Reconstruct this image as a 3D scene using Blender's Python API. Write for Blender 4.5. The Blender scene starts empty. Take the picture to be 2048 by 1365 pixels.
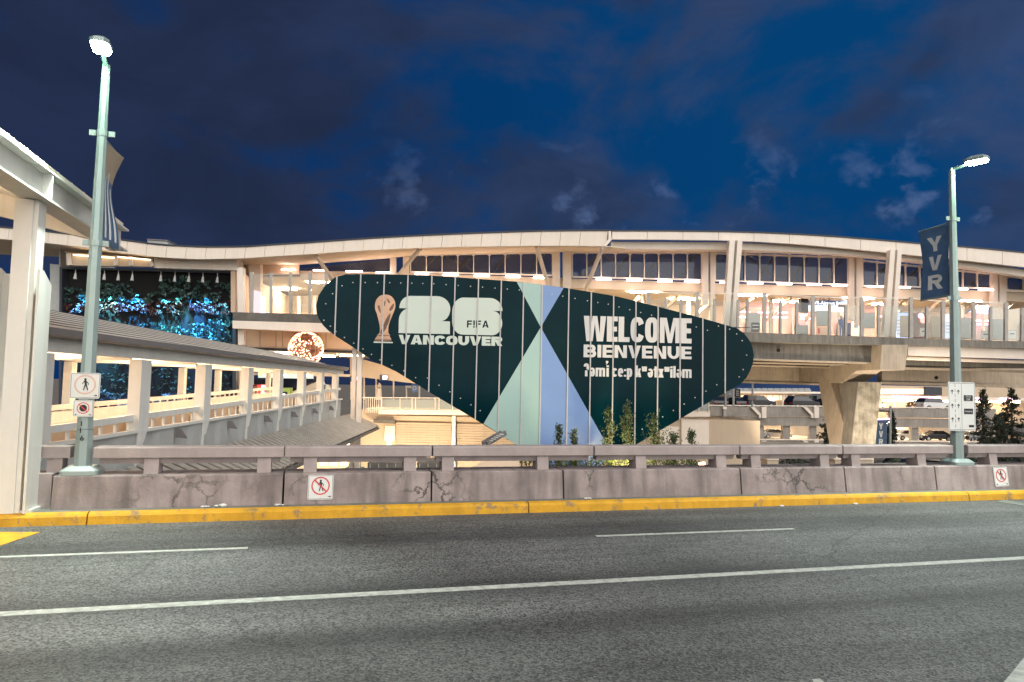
import bpy, bmesh, math, random
from mathutils import Vector, Matrix, noise as mnoise
R_ = math.radians
random.seed(7)
scene = bpy.context.scene
col = scene.collection

# ------------------------------------------------------------------ camera
CF, CP, CR, CH = 1400.0, math.atan(88 / 1400), .021, 1.65
cd = bpy.data.cameras.new('camera'); cam = bpy.data.objects.new('camera', cd); col.objects.link(cam)
cd.sensor_width = 36; cd.lens = CF / 2048 * 36; cd.clip_end = 3000; cd.clip_start = .05
_X = Vector((1, 0, 0)); _U = Vector((0, -math.sin(CP), math.cos(CP))); _F = Vector((0, math.cos(CP), math.sin(CP)))
_r = _X * math.cos(CR) + _U * math.sin(CR); _u = _U * math.cos(CR) - _X * math.sin(CR)
cam.matrix_world = Matrix(((_r.x, _u.x, -_F.x, 0), (_r.y, _u.y, -_F.y, 0), (_r.z, _u.z, -_F.z, CH), (0, 0, 0, 1)))
scene.camera = cam

# ------------------------------------------------------------------ night sky
world = bpy.data.worlds.new('World'); scene.world = world; world.use_nodes = True
nt = world.node_tree; nd = nt.nodes; lk = nt.links
bg = nd['Background']
def wn(t, **k):
    n = nd.new(t)
    for a, b in k.items(): setattr(n, a, b)
    return n
def wset(n, **k):
    for a, b in k.items(): n.inputs[a].default_value = b
    return n
def wmix(fac, a, b):
    m = wn('ShaderNodeMix', data_type='RGBA')
    for s, v in ((0, fac), (6, a), (7, b)):
        if isinstance(v, bpy.types.NodeSocket): lk.new(v, m.inputs[s])
        else: m.inputs[s].default_value = v
    return m.outputs[2]
def wramp(src, p0, p1):
    m = wn('ShaderNodeMapRange', interpolation_type='SMOOTHSTEP'); lk.new(src, m.inputs[0])
    m.inputs[1].default_value = p0; m.inputs[2].default_value = p1; return m.outputs[0]
def wmath(op, a, b):
    m = wn('ShaderNodeMath', operation=op)
    for s, v in ((0, a), (1, b)):
        if isinstance(v, bpy.types.NodeSocket): lk.new(v, m.inputs[s])
        else: m.inputs[s].default_value = v
    return m.outputs[0]
tc = wn('ShaderNodeTexCoord'); sep = wn('ShaderNodeSeparateXYZ'); lk.new(tc.outputs['Generated'], sep.inputs[0])
mp = wn('ShaderNodeMapping'); lk.new(tc.outputs['Generated'], mp.inputs[0]); mp.inputs['Scale'].default_value = (1, 1, 1.6)
mp.inputs['Location'].default_value = (.37, .1, .25)
def wnoise(scale, det, dist=0., src=None):
    n = wn('ShaderNodeTexNoise'); lk.new(src or mp.outputs[0], n.inputs['Vector'])
    n.inputs['Scale'].default_value = scale; n.inputs['Detail'].default_value = det; n.inputs['Roughness'].default_value = .55
    n.inputs['Distortion'].default_value = dist; return n.outputs['Fac']
side = wramp(sep.outputs['X'], -.45, .45)                    # heavier cloud to the west, clearing to the east
big = wnoise(3.3, 8, .35)
cover = wramp(wmath('SUBTRACT', big, wmath('MULTIPLY', side, .07)), .34, .50)
clear = wmix(side, (.0006, .014, .056, 1), (.0006, .0225, .076, 1))
cloudc = wmix(side, (.0098, .0148, .036, 1), (.0165, .030, .072, 1))
shade = wramp(wnoise(4.5, 8, .5), .3, .72)
cloudc = wmix(wmath('MULTIPLY', shade, .6), cloudc, (.0046, .0064, .0135, 1))
sky = wmix(wmath('MULTIPLY', cover, .92), clear, cloudc)
mp2 = wn('ShaderNodeMapping'); lk.new(tc.outputs['Generated'], mp2.inputs[0]); mp2.inputs['Scale'].default_value = (1, 1, 1.3); mp2.inputs['Location'].default_value = (2.2, 1.3, .9)
puff = wramp(wnoise(13, 9, .2, mp2.outputs[0]), .56, .72)
low = wmath('MULTIPLY', wramp(sep.outputs['Z'], .40, .20), wramp(sep.outputs['X'], -.35, .0))
sky = wmix(wmath('MULTIPLY', wmath('MULTIPLY', puff, low), .75), sky, (.042, .066, .135, 1))
lk.new(sky, bg.inputs[0]); bg.inputs[1].default_value = .97

# ------------------------------------------------------------------ soft flood light of the terminal forecourt behind the camera
sd = bpy.data.lights.new('sun', 'SUN'); sun = bpy.data.objects.new('sun', sd); col.objects.link(sun)
sd.energy = 2.1; sd.angle = R_(105); sd.color = (1, .95, .88)
sun.rotation_euler = Vector((-.40, .76, -.46)).to_track_quat('-Z', 'Y').to_euler()
vs = scene.view_settings; vs.view_transform = 'Standard'; vs.look = 'None'; vs.exposure = 1.25; vs.gamma = 1; vs.use_curve_mapping = False
try:
    scene.cycles.use_denoising = True; scene.cycles.denoiser = 'OPENIMAGEDENOISE'
    scene.cycles.max_bounces = 6; scene.cycles.diffuse_bounces = 3; scene.cycles.glossy_bounces = 3; scene.cycles.transmission_bounces = 4; scene.cycles.transparent_max_bounces = 12
    scene.cycles.sample_clamp_indirect = 6; scene.cycles.use_light_tree = True
    scene.cycles.caustics_reflective = False; scene.cycles.caustics_refractive = False
except Exception: pass

# ------------------------------------------------------------------ measuring helpers (photo pixel -> point on a real plane)
def ray(x, y):
    return (_F + _r * ((x - 1024) / CF) - _u * ((y - 682.5) / CF))
O_ = Vector((0, 0, CH))
def onp(x, y, p0, n):
    d = ray(x, y); n = Vector(n); t = (Vector(p0) - O_).dot(n) / d.dot(n); return O_ + d * t
SL = .06                                                     # the station front runs at a slight angle
SN = Vector((-SL, 1, 0)).normalized(); SE = Vector((1, SL, 0)).normalized()
def pp(x, y, d): return onp(x, y, (0, d, 0), (-SL, 1, 0))
def gz(x, y, z): return onp(x, y, (0, 0, z), (0, 0, 1))
RA = R_(14.8); RU = Vector((math.cos(RA), math.sin(RA), 0)); RV = Vector((-math.sin(RA), math.cos(RA), 0)); UP = Vector((0, 0, 1))
def rw(u, v, z): return RU * u + RV * v + UP * z             # road frame: u along the road, v across it
def rv(x, y, v): return onp(x, y, RV * v, RV)

# ------------------------------------------------------------------ materials
def mat(name, c, rough=.6, metal=0, var=.12, scale=3., bump=0., bscale=60., spec=.5, streak=0., coat=0., c2=None):
    m = bpy.data.materials.new(name); m.use_nodes = True; n = m.node_tree.nodes; l = m.node_tree.links
    p = n['Principled BSDF']; p.inputs['Roughness'].default_value = rough; p.inputs['Metallic'].default_value = metal
    p.inputs['Specular IOR Level'].default_value = spec; p.inputs['Coat Weight'].default_value = coat
    t = n.new('ShaderNodeTexCoord')
    nz = n.new('ShaderNodeTexNoise'); nz.inputs['Scale'].default_value = scale; nz.inputs['Detail'].default_value = 8; nz.inputs['Roughness'].default_value = .62
    src = t.outputs['Object']
    l.new(src, nz.inputs['Vector'])
    r = n.new('ShaderNodeMapRange'); r.inputs[1].default_value = .3; r.inputs[2].default_value = .7; l.new(nz.outputs['Fac'], r.inputs[0])
    mx = n.new('ShaderNodeMix'); mx.data_type = 'RGBA'; l.new(r.outputs[0], mx.inputs[0])
    lo = c2 or tuple(v * (1 - var) for v in c); hi = tuple(min(1, v * (1 + var * .6)) for v in c)
    mx.inputs[6].default_value = (*lo, 1); mx.inputs[7].default_value = (*hi, 1)
    out = mx.outputs[2]
    if streak:
        mpn = n.new('ShaderNodeMapping'); mpn.inputs['Scale'].default_value = (4, 4, .35); l.new(src, mpn.inputs[0])
        s2 = n.new('ShaderNodeTexNoise'); s2.inputs['Scale'].default_value = 1.6; s2.inputs['Detail'].default_value = 7; l.new(mpn.outputs[0], s2.inputs['Vector'])
        r2 = n.new('ShaderNodeMapRange'); r2.inputs[1].default_value = .45; r2.inputs[2].default_value = .74; r2.inputs[4].default_value = streak; l.new(s2.outputs['Fac'], r2.inputs[0])
        m2 = n.new('ShaderNodeMix'); m2.data_type = 'RGBA'; l.new(r2.outputs[0], m2.inputs[0]); l.new(out, m2.inputs[6]); m2.inputs[7].default_value = (*(v * .45 for v in c), 1)
        out = m2.outputs[2]
    l.new(out, p.inputs['Base Color'])
    if bump:
        b = n.new('ShaderNodeBump'); b.inputs['Strength'].default_value = bump; b.inputs['Distance'].default_value = .01
        bn = n.new('ShaderNodeTexNoise'); bn.inputs['Scale'].default_value = bscale; bn.inputs['Detail'].default_value = 5; l.new(src, bn.inputs['Vector'])
        l.new(bn.outputs['Fac'], b.inputs['Height']); l.new(b.outputs[0], p.inputs['Normal'])
    return m
def emit(name, c, s, base=None):
    m = bpy.data.materials.new(name); m.use_nodes = True; p = m.node_tree.nodes['Principled BSDF']
    p.inputs['Base Color'].default_value = (*(base or (.8, .8, .8)), 1); p.inputs['Roughness'].default_value = .4
    p.inputs['Emission Color'].default_value = (*c, 1); p.inputs['Emission Strength'].default_value = s; return m
def glassmat(name, tint, alpha, rough=.05):
    m = bpy.data.materials.new(name); m.use_nodes = True; n = m.node_tree.nodes; l = m.node_tree.links
    for x in list(n): n.remove(x)
    o = n.new('ShaderNodeOutputMaterial'); a = n.new('ShaderNodeBsdfTransparent'); a.inputs[0].default_value = (*tint, 1)
    g = n.new('ShaderNodeBsdfGlossy'); g.inputs['Roughness'].default_value = rough; fr = n.new('ShaderNodeFresnel'); fr.inputs[0].default_value = 1.45
    d = n.new('ShaderNodeBsdfDiffuse'); d.inputs[0].default_value = (.75, .8, .78, 1)
    m1 = n.new('ShaderNodeMixShader'); l.new(fr.outputs[0], m1.inputs[0]); l.new(a.outputs[0], m1.inputs[1]); l.new(g.outputs[0], m1.inputs[2])
    m2 = n.new('ShaderNodeMixShader'); m2.inputs[0].default_value = alpha; l.new(m1.outputs[0], m2.inputs[1]); l.new(d.outputs[0], m2.inputs[2]); l.new(m2.outputs[0], o.inputs[0]); return m

def asphalt():
    m = bpy.data.materials.new('asphalt'); m.use_nodes = True; n = m.node_tree.nodes; l = m.node_tree.links; p = n['Principled BSDF']
    p.inputs['Roughness'].default_value = .72; p.inputs['Specular IOR Level'].default_value = .35
    t = n.new('ShaderNodeTexCoord'); src = t.outputs['Object']
    def nz(scale, det, rough=.6, sc=None):
        q = n.new('ShaderNodeTexNoise'); q.inputs['Scale'].default_value = scale; q.inputs['Detail'].default_value = det; q.inputs['Roughness'].default_value = rough
        s = src
        if sc:
            mm = n.new('ShaderNodeMapping'); mm.inputs['Scale'].default_value = sc; mm.inputs['Rotation'].default_value = (0, 0, 0); l.new(rot, mm.inputs[0]); s = mm.outputs[0]
        l.new(s, q.inputs['Vector']); return q.outputs['Fac']
    def rng(s, a, b, c=0., d=1.):
        q = n.new('ShaderNodeMapRange'); l.new(s, q.inputs[0])
        for i, v in enumerate((a, b, c, d)): q.inputs[i + 1].default_value = v
        return q.outputs[0]
    def mul(a, b):
        q = n.new('ShaderNodeMath'); q.operation = 'MULTIPLY'; l.new(a, q.inputs[0]); l.new(b, q.inputs[1]); return q.outputs[0]
    rm = n.new('ShaderNodeMapping'); rm.inputs['Rotation'].default_value = (0, 0, -RA); l.new(src, rm.inputs[0]); rot = rm.outputs[0]
    vo = n.new('ShaderNodeTexVoronoi'); vo.inputs['Scale'].default_value = 75; l.new(src, vo.inputs['Vector'])
    sepc = n.new('ShaderNodeSeparateColor'); l.new(vo.outputs['Color'], sepc.inputs[0])
    grain = rng(sepc.outputs[0], 0, 1, .35, 1.95)                # single stones
    patch = rng(nz(.45, 6), .3, .7, .66, 1.3)
    band = rng(nz(1.0, 5, .6, (.08, 1.6, 1)), .35, .7, 1.15, .72)   # worn bands along the traffic
    fine = rng(nz(160, 2), .35, .65, .8, 1.2)
    track = rng(nz(.55, 4, .55, (.03, 1.5, 1)), .40, .60, 1.18, .56)
    stain = rng(nz(.8, 6, .7, (.35, 1., 1)), .60, .74, 1, .55)
    wp = nz(1.1, 5); ad = n.new('ShaderNodeMix'); ad.data_type = 'RGBA'; ad.blend_type = 'LINEAR_LIGHT'; ad.inputs[0].default_value = .5; l.new(rot, ad.inputs[6]); l.new(wp, ad.inputs[7])
    cv = n.new('ShaderNodeTexVoronoi'); cv.feature = 'DISTANCE_TO_EDGE'; cv.inputs['Scale'].default_value = .22; l.new(ad.outputs[2], cv.inputs['Vector'])
    crk = rng(cv.outputs['Distance'], .001, .006, .72, 1.)
    f = mul(mul(mul(grain, patch), mul(band, fine)), mul(mul(track, stain), crk))
    c = n.new('ShaderNodeMix'); c.data_type = 'RGBA'; c.clamp_factor = False; l.new(f, c.inputs[0]); c.inputs[6].default_value = (0, 0, 0, 1); c.inputs[7].default_value = (.098, .100, .096, 1)
    l.new(c.outputs[2], p.inputs['Base Color'])
    b = n.new('ShaderNodeBump'); b.inputs['Strength'].default_value = .55; b.inputs['Distance'].default_value = .006; l.new(vo.outputs['Distance'], b.inputs['Height']); l.new(b.outputs[0], p.inputs['Normal'])
    return m
def barrier_concrete(name, c, crack=1.):
    m = mat(name, c, .85, 0, .38, 2.0, .5, 45, .3, .95); n = m.node_tree.nodes; l = m.node_tree.links; p = n['Principled BSDF']
    ge = n.new('ShaderNodeNewGeometry')
    for q in list(l):
        if q.from_node.type == 'TEX_COORD': l.new(ge.outputs['Position'], q.to_socket)
    old = p.inputs['Base Color'].links[0].from_socket
    w = n.new('ShaderNodeTexNoise'); w.inputs['Scale'].default_value = 4.5; w.inputs['Detail'].default_value = 6; w.inputs['Roughness'].default_value = .65; l.new(ge.outputs['Position'], w.inputs['Vector'])
    ad = n.new('ShaderNodeMix'); ad.data_type = 'RGBA'; ad.blend_type = 'LINEAR_LIGHT'; ad.inputs[0].default_value = .20; l.new(ge.outputs['Position'], ad.inputs[6]); l.new(w.outputs['Color'], ad.inputs[7])
    v = n.new('ShaderNodeTexVoronoi'); v.feature = 'DISTANCE_TO_EDGE'; v.inputs['Scale'].default_value = 2.7; l.new(ad.outputs[2], v.inputs['Vector'])
    r = n.new('ShaderNodeMapRange'); r.inputs[1].default_value = .010; r.inputs[2].default_value = .055; r.inputs[3].default_value = 1; r.inputs[4].default_value = 0; l.new(v.outputs['Distance'], r.inputs[0])
    mk = n.new('ShaderNodeTexNoise'); mk.inputs['Scale'].default_value = .75; mk.inputs['Detail'].default_value = 4; l.new(ge.outputs['Position'], mk.inputs['Vector'])
    r2 = n.new('ShaderNodeMapRange'); r2.inputs[1].default_value = .55; r2.inputs[2].default_value = .66; r2.inputs[4].default_value = crack * .85; l.new(mk.outputs['Fac'], r2.inputs[0])
    mu = n.new('ShaderNodeMath'); mu.operation = 'MULTIPLY'; l.new(r.outputs[0], mu.inputs[0]); l.new(r2.outputs[0], mu.inputs[1])
    mx = n.new('ShaderNodeMix'); mx.data_type = 'RGBA'; l.new(mu.outputs[0], mx.inputs[0]); l.new(old, mx.inputs[6]); mx.inputs[7].default_value = (.035, .033, .03, 1)
    l.new(mx.outputs[2], p.inputs['Base Color']); return m

def worn_yellow():
    m = mat('yellow_paint', (.60, .32, .018), .65, 0, .2, 5, .5, 40, .35, .35, c2=(.52, .27, .012)); n = m.node_tree.nodes; l = m.node_tree.links; p = n['Principled BSDF']; old = p.inputs['Base Color'].links[0].from_socket
    g = n.new('ShaderNodeNewGeometry'); a = n.new('ShaderNodeTexNoise'); a.inputs['Scale'].default_value = 7; a.inputs['Detail'].default_value = 9; a.inputs['Roughness'].default_value = .72; l.new(g.outputs['Position'], a.inputs['Vector'])
    r = n.new('ShaderNodeMapRange'); r.inputs[1].default_value = .55; r.inputs[2].default_value = .64; r.inputs[4].default_value = .75; l.new(a.outputs['Fac'], r.inputs[0])
    x = n.new('ShaderNodeMix'); x.data_type = 'RGBA'; l.new(r.outputs[0], x.inputs[0]); l.new(old, x.inputs[6]); x.inputs[7].default_value = (.16, .14, .11, 1); l.new(x.outputs[2], p.inputs['Base Color']); return m
M = dict(
    awnsheet=mat('awning_sheet', (.40, .37, .32), .6, 0, .2, 2, 0, 1, .4, .3),
    ribshade=mat('rib_shade', (.10, .09, .08), .6),  # shade colour for the roof rib lines and awning grooves
    nightglass=glassmat('night_glass', (.56, .56, .58), .03), navy=mat('navy_backing', (.016, .034, .10), .8, 0, .4, .5), trussgrey=mat('truss_grey', (.32, .33, .36), .5),
    asphalt=asphalt(), barrier=barrier_concrete('barrier_concrete', (.315, .262, .248)), rail=mat('rail_concrete', (.37, .315, .30), .85, 0, .16, 4, .4, 60, .3, .3),  # barrier and rail: pink cast of reddish light put into the base colour
    barrier_grey=barrier_concrete('grey_barrier_concrete', (.20, .19, .165), .9),
    walk=mat('sidewalk_concrete', (.17, .18, .16), .9, 0, .25, 3, .4, 80, .3), yellow=worn_yellow(),
    white_line=mat('road_paint', (.46, .475, .43), .7, 0, .4, 14, .3, 120, .3), dark_gap=mat('joint_filler', (.012, .012, .012), .9),
    canopy=mat('canopy_white_steel', (.72, .72, .67), .45, 0, .07, 1.5, 0, 1, .4, .16), cream=mat('cream_steel', (.80, .71, .61), .5, 0, .07, .8, 0, 1, .4, .10),
    fascia=mat('fascia_panel', (.76, .67, .565), .5, 0, .06, .5, 0, 1, .4, .12), roofdark=mat('dark_roof_edge', (.03, .035, .045), .6), roofgrey=mat('grey_roof_sheet', (.66, .60, .51), .5, 0, .15, 2, 0, 1, .5, .2),
    gutter=mat('grey_gutter', (.20, .185, .185), .4, .2), peach=mat('peach_wall', (.74, .56, .40), .6, 0, .06, .5), ceiling=mat('cream_ceiling', (.74, .62, .47), .7, 0, .05, .4),
    concrete=mat('station_concrete', (.215, .20, .172), .85, 0, .34, .9, .3, 8, .3, .7), concrete_warm=mat('pier_concrete', (.44, .37, .285), .85, 0, .18, .9, .3, 8, .3, .4),
    darkband=mat('dark_slab_edge', (.13, .12, .105), .8, 0, .35, 1.5), darkglass=mat('dark_window_glass', (.012, .016, .032), .06, 0, .35, .6, 0, 1, .9),
    mull=mat('cream_mullion', (.78, .71, .62), .5), postgrey=mat('grey_post', (.36, .34, .31), .5, .1), lightgrey=mat('light_grey_panel', (.44, .45, .43), .6, 0, .08),
    glass=glassmat('clear_glass', (.93, .95, .93), .035), hazeglass=glassmat('frosted_glass', (.8, .84, .8), .3, .2),
    teal=mat('teal_panel', (.0005, .0190, .0255), .14, 0, .4, .25, 0, 1, .07), mint=mat('mint_panel', (.33, .49, .45), .3, 0, .06, .3), blue=mat('periwinkle_panel', (.17, .28, .54), .3, 0, .07, .3),
    sage=mat('sage_white_print', (.56, .63, .55), .4, 0, .05, .5), greyprint=mat('grey_white_print', (.62, .60, .58), .4, 0, .05, .5), seam=mat('seam_strip', (.50, .48, .47), .4), trophy=mat('tan_print', (.62, .37, .23), .5, 0, .35, 1.2), trophydk=mat('brown_print', (.17, .09, .055), .5, 0, .4, 2),
    pole=mat('lamp_pole_paint', (.30, .37, .355), .4, .2, .10, 3, 0, 1, .5, .1), black=mat('black_paint', (.012, .012, .013), .5), red=mat('red_paint', (.60, .045, .035), .5), fadedred=mat('faded_red_paint', (.66, .40, .33), .6), sign=mat('white_sign_face', (.66, .66, .63), .45, 0, .05, 5), signedge=mat('sign_metal', (.42, .42, .40), .4, .5),
    bannerblue=mat('banner_blue', (.165, .28, .44), .7, 0, .2, 4), bannertan=mat('banner_tan', (.58, .50, .39), .7), bannerwhite=mat('banner_lettering', (.84, .85, .82), .7),
    trunk=mat('bark', (.07, .05, .035), .9, 0, .3, 12), leaf=mat('young_leaf', (.055, .075, .028), .6, 0, .5, 9, c2=(.03, .05, .018)), needle=mat('conifer_needle', (.022, .034, .022), .7, 0, .5, 6), hedge=mat('hedge_leaf', (.10, .13, .03), .6, 0, .5, 9),
    wallleaf=mat('wall_leaf', (.05, .105, .09), .45, 0, .6, 8), redleaf=mat('red_wall_leaf', (.13, .05, .04), .6, 0, .5, 8), backing=mat('dark_felt', (.004, .0038, .0038), .9, 0, .3, 1),
    ground=mat('lower_ground', (.17, .15, .125), .9, 0, .3, .15, .2, 20, .3), siding=mat('beige_siding', (.47, .38, .275), .7, 0, .10, .6, 0, 1, .3, .15), beige=mat('beige_plaster', (.52, .42, .31), .8, 0, .08, .5, 0, 1, .3, .12),
    carwhite=mat('white_car_paint', (.70, .70, .68), .25, 0, .02, 1, 0, 1, .5, 0, .6), cardark=mat('black_car_paint', (.015, .016, .018), .2, 0, .1, 1, 0, 1, .5, 0, .6), carsilver=mat('silver_car_paint', (.38, .39, .40), .25, .5, .03, 1, 0, 1, .5, 0, .5), carglass=mat('car_glass', (.015, .018, .02), .05, 0, .1, 1, 0, 1, .8), tyre=mat('tyre_rubber', (.015, .015, .015), .9), rim=mat('wheel_rim', (.45, .45, .45), .35, .7),
    garage=mat('garage_concrete', (.33, .295, .255), .85, 0, .25, .5, .2, 6, .3, .45), green=mat('green_machine', (.36, .52, .11), .4), skin=mat('skin', (.45, .28, .2), .6), bluecloth=mat('blue_cloth', (.05, .09, .28), .8), darkcloth=mat('dark_cloth', (.02, .02, .03), .8), hair=mat('hair', (.02, .015, .01), .8),
    e_lens=emit('lamp_lens', (.88, 1, .95), 40), e_tube=emit('pink_white_tube', (1, .70, .62), 9), e_warm=emit('warm_strip', (1, .70, .46), 26), e_ceil=emit('ceiling_luminaire', (1, .81, .60), 72), e_pink=emit('pink_tube', (1, .30, .46), 9), e_fairy=emit('fairy_bulb', (1, .46, .20), 2.3), e_fairy2=emit('pink_fairy_bulb', (1, .34, .28), 2.3), e_signblue=emit('sign_light', (.62, .80, 1), .75), e_teal=emit('backlit_teal_sign', (.12, .34, .30), .5), e_orange=emit('orange_icon', (1, .42, .03), 1.4), e_white=emit('white_lit_text', (.95, .97, 1), 1.1), e_screen=emit('screen', (.55, .55, 1), 1.6), e_mag=emit('magenta_lamp', (1, .38, .72), 3.5), e_blue=emit('blue_led', (.07, .16, .9), 1.3), e_brake=emit('tail_lamp', (1, .05, .03), .06, (.3, .01, .01)), e_win=emit('lit_interior', (1, .60, .33), .5), e_green=emit('green_lamp', (.05, 1, .5), 1.5), e_poster=emit('backlit_poster', (.08, .26, .68), .6), e_flower=emit('poster_flower', (1, .14, .12), .9),
)

for k in ('bannerblue', 'bannertan'):
    n = M[k].node_tree.nodes; l = M[k].node_tree.links; p = n['Principled BSDF']; tr = n.new('ShaderNodeBsdfTranslucent'); l.new(p.inputs['Base Color'].links[0].from_socket, tr.inputs[0])
    mx = n.new('ShaderNodeMixShader'); mx.inputs[0].default_value = .5; l.new(p.outputs[0], mx.inputs[1]); l.new(tr.outputs[0], mx.inputs[2]); l.new(mx.outputs[0], n['Material Output'].inputs[0])
# ------------------------------------------------------------------ mesh builder
class MB:
    def __init__(s): s.v = []; s.f = []
    def poly(s, pts): b = len(s.v); s.v += [Vector(p) for p in pts]; s.f.append(list(range(b, b + len(pts)))); return s
    def prism(s, pts, vec):
        pts = [Vector(p) for p in pts]; vec = Vector(vec); n = len(pts); b = len(s.v); s.v += pts + [p + vec for p in pts]
        s.f.append(list(range(b, b + n))); s.f.append([b + n + i for i in reversed(range(n))])
        for i in range(n): j = (i + 1) % n; s.f.append([b + i, b + n + i, b + n + j, b + j])
        return s
    def frame(s, c, ax, ay, az, sx, sy, sz):
        c = Vector(c); ax, ay, az = Vector(ax) * sx / 2, Vector(ay) * sy / 2, Vector(az) * sz / 2
        return s.prism([c - ax - ay - az, c + ax - ay - az, c + ax + ay - az, c - ax + ay - az], az * 2)
    def rbox(s, u0, u1, v0, v1, z0, z1): return s.prism([rw(u0, v0, z0), rw(u1, v0, z0), rw(u1, v1, z0), rw(u0, v1, z0)], (0, 0, z1 - z0))
    def box(s, x0, x1, y0, y1, z0, z1): return s.prism([(x0, y0, z0), (x1, y0, z0), (x1, y1, z0), (x0, y1, z0)], (0, 0, z1 - z0))
    def bar(s, a, b, w, h, up=UP):
        a, b = Vector(a), Vector(b); d = (b - a).normalized(); sd_ = d.cross(Vector(up))
        if sd_.length < 1e-4: sd_ = d.cross(Vector((0, 1, 0)))
        sd_.normalize(); u = sd_.cross(d)
        return s.prism([a - sd_ * w / 2 - u * h / 2, a + sd_ * w / 2 - u * h / 2, a + sd_ * w / 2 + u * h / 2, a - sd_ * w / 2 + u * h / 2], b - a)
    def tube(s, pts, rad, n=8, cap=True):
        pts = [Vector(p) for p in pts]; rr = rad if isinstance(rad, (list, tuple)) else [rad] * len(pts); b = len(s.v)
        for i, p in enumerate(pts):
            d = (pts[min(i + 1, len(pts) - 1)] - pts[max(i - 1, 0)]).normalized(); a = d.cross(Vector((.3, .9, .1)) if abs(d.z) > .8 else UP).normalized(); c = d.cross(a)
            for k in range(n): t = 2 * math.pi * k / n + math.pi / n; s.v.append(p + (a * math.cos(t) + c * math.sin(t)) * rr[i])
        for i in range(len(pts) - 1):
            for k in range(n): k2 = (k + 1) % n; s.f.append([b + i * n + k, b + i * n + k2, b + (i + 1) * n + k2, b + (i + 1) * n + k])
        if cap: s.f.append([b + k for k in reversed(range(n))]); s.f.append([b + (len(pts) - 1) * n + k for k in range(n)])
        return s
    def loft(s, A, B):
        b = len(s.v); n = len(A); s.v += [Vector(p) for p in A] + [Vector(p) for p in B]
        for i in range(n - 1): s.f.append([b + i, b + i + 1, b + n + i + 1, b + n + i])
        return s
    def shell(s, A, B, t):                                  # a lofted sheet with real thickness t (upwards)
        T = Vector((0, 0, t)); A = [Vector(p) for p in A]; B = [Vector(p) for p in B]
        s.loft(A, B); s.loft([p + T for p in A], [p + T for p in B]); s.loft(A, [p + T for p in A]); s.loft(B, [p + T for p in B])
        s.loft([A[0], B[0]], [A[0] + T, B[0] + T]); s.loft([A[-1], B[-1]], [A[-1] + T, B[-1] + T]); return s
    def leaf(s, p, sz, rnd=random):
        a = Vector((rnd.gauss(0, 1), rnd.gauss(0, 1), rnd.gauss(0, 1))).normalized(); b = a.cross(Vector((rnd.gauss(0, 1), rnd.gauss(0, 1), rnd.gauss(0, 1)))).normalized()
        p = Vector(p); return s.poly([p - a * sz, p + b * sz * .45, p + a * sz, p - b * sz * .45])
    def sphere(s, c, r, nu=12, nv=8, sx=1, sy=1, sz=1):
        c = Vector(c); b = len(s.v)
        for j in range(nv + 1):
            t = math.pi * j / nv
            for i in range(nu): q = 2 * math.pi * i / nu; s.v.append(c + Vector((math.sin(t) * math.cos(q) * sx, math.sin(t) * math.sin(q) * sy, math.cos(t) * sz)) * r)
        for j in range(nv):
            for i in range(nu): i2 = (i + 1) % nu; s.f.append([b + j * nu + i, b + j * nu + i2, b + (j + 1) * nu + i2, b + (j + 1) * nu + i])
        return s
    def pslab(s, px, d, t):                                 # outline on the station-parallel plane at depth d, t metres deep
        return s.prism([pp(x, y, d) for x, y in px], SN * t)
    def build(s, name, m, parent=None, smooth=False, bevel=0., recalc=True):
        org = wl(parent) if parent else Vector((0, 0, 0))
        me = bpy.data.meshes.new(name); me.from_pydata([tuple(v - org) for v in s.v], [], s.f)
        bm = bmesh.new(); bm.from_mesh(me)
        bmesh.ops.remove_doubles(bm, verts=bm.verts, dist=1e-6) if smooth else None
        if recalc: bmesh.ops.recalc_face_normals(bm, faces=bm.faces)
        if bevel:
            bmesh.ops.remove_doubles(bm, verts=bm.verts, dist=1e-5)
            ed = [e for e in bm.edges if len(e.link_faces) == 2 and e.calc_face_angle(0) > .5]
            bmesh.ops.bevel(bm, geom=ed, offset=bevel, segments=2, affect='EDGES', clamp_overlap=True)
        bm.to_mesh(me); bm.free()
        if smooth:
            for p in me.polygons: p.use_smooth = True
        me.materials.append(M[m] if isinstance(m, str) else m)
        o = bpy.data.objects.new(name, me); col.objects.link(o)
        if parent: o.parent = parent
        return o
def wl(o):
    p = o.location.copy()
    while o.parent: o = o.parent; p += o.location
    return p
def tag(o, label=None, cat=None, group=None, kind=None):
    for k, v in (('label', label), ('category', cat), ('group', group), ('kind', kind)):
        if v: o[k] = v
    return o
def empty(name, loc, label, cat, group=None):
    o = bpy.data.objects.new(name, None); o.empty_display_size = .3; col.objects.link(o); o.location = Vector(loc); return tag(o, label, cat, group)
def lamp(kind, name, loc, energy, c, parent=None, size=.1, aim=None, angle=None, size_y=None):
    ld = bpy.data.lights.new(name, kind); ld.energy = energy; ld.color = c; o = bpy.data.objects.new(name, ld); col.objects.link(o)
    if kind == 'AREA':
        ld.size = size
        if size_y: ld.shape = 'RECTANGLE'; ld.size_y = size_y
    else: ld.shadow_soft_size = size
    if kind == 'SPOT' and angle: ld.spot_size = angle; ld.spot_blend = .6
    if parent: o.parent = parent; o.location = Vector(loc) - wl(parent)
    else: o.location = loc
    if aim is not None: o.rotation_euler = Vector(aim).to_track_quat('-Z', 'Y').to_euler()
    return o

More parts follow.
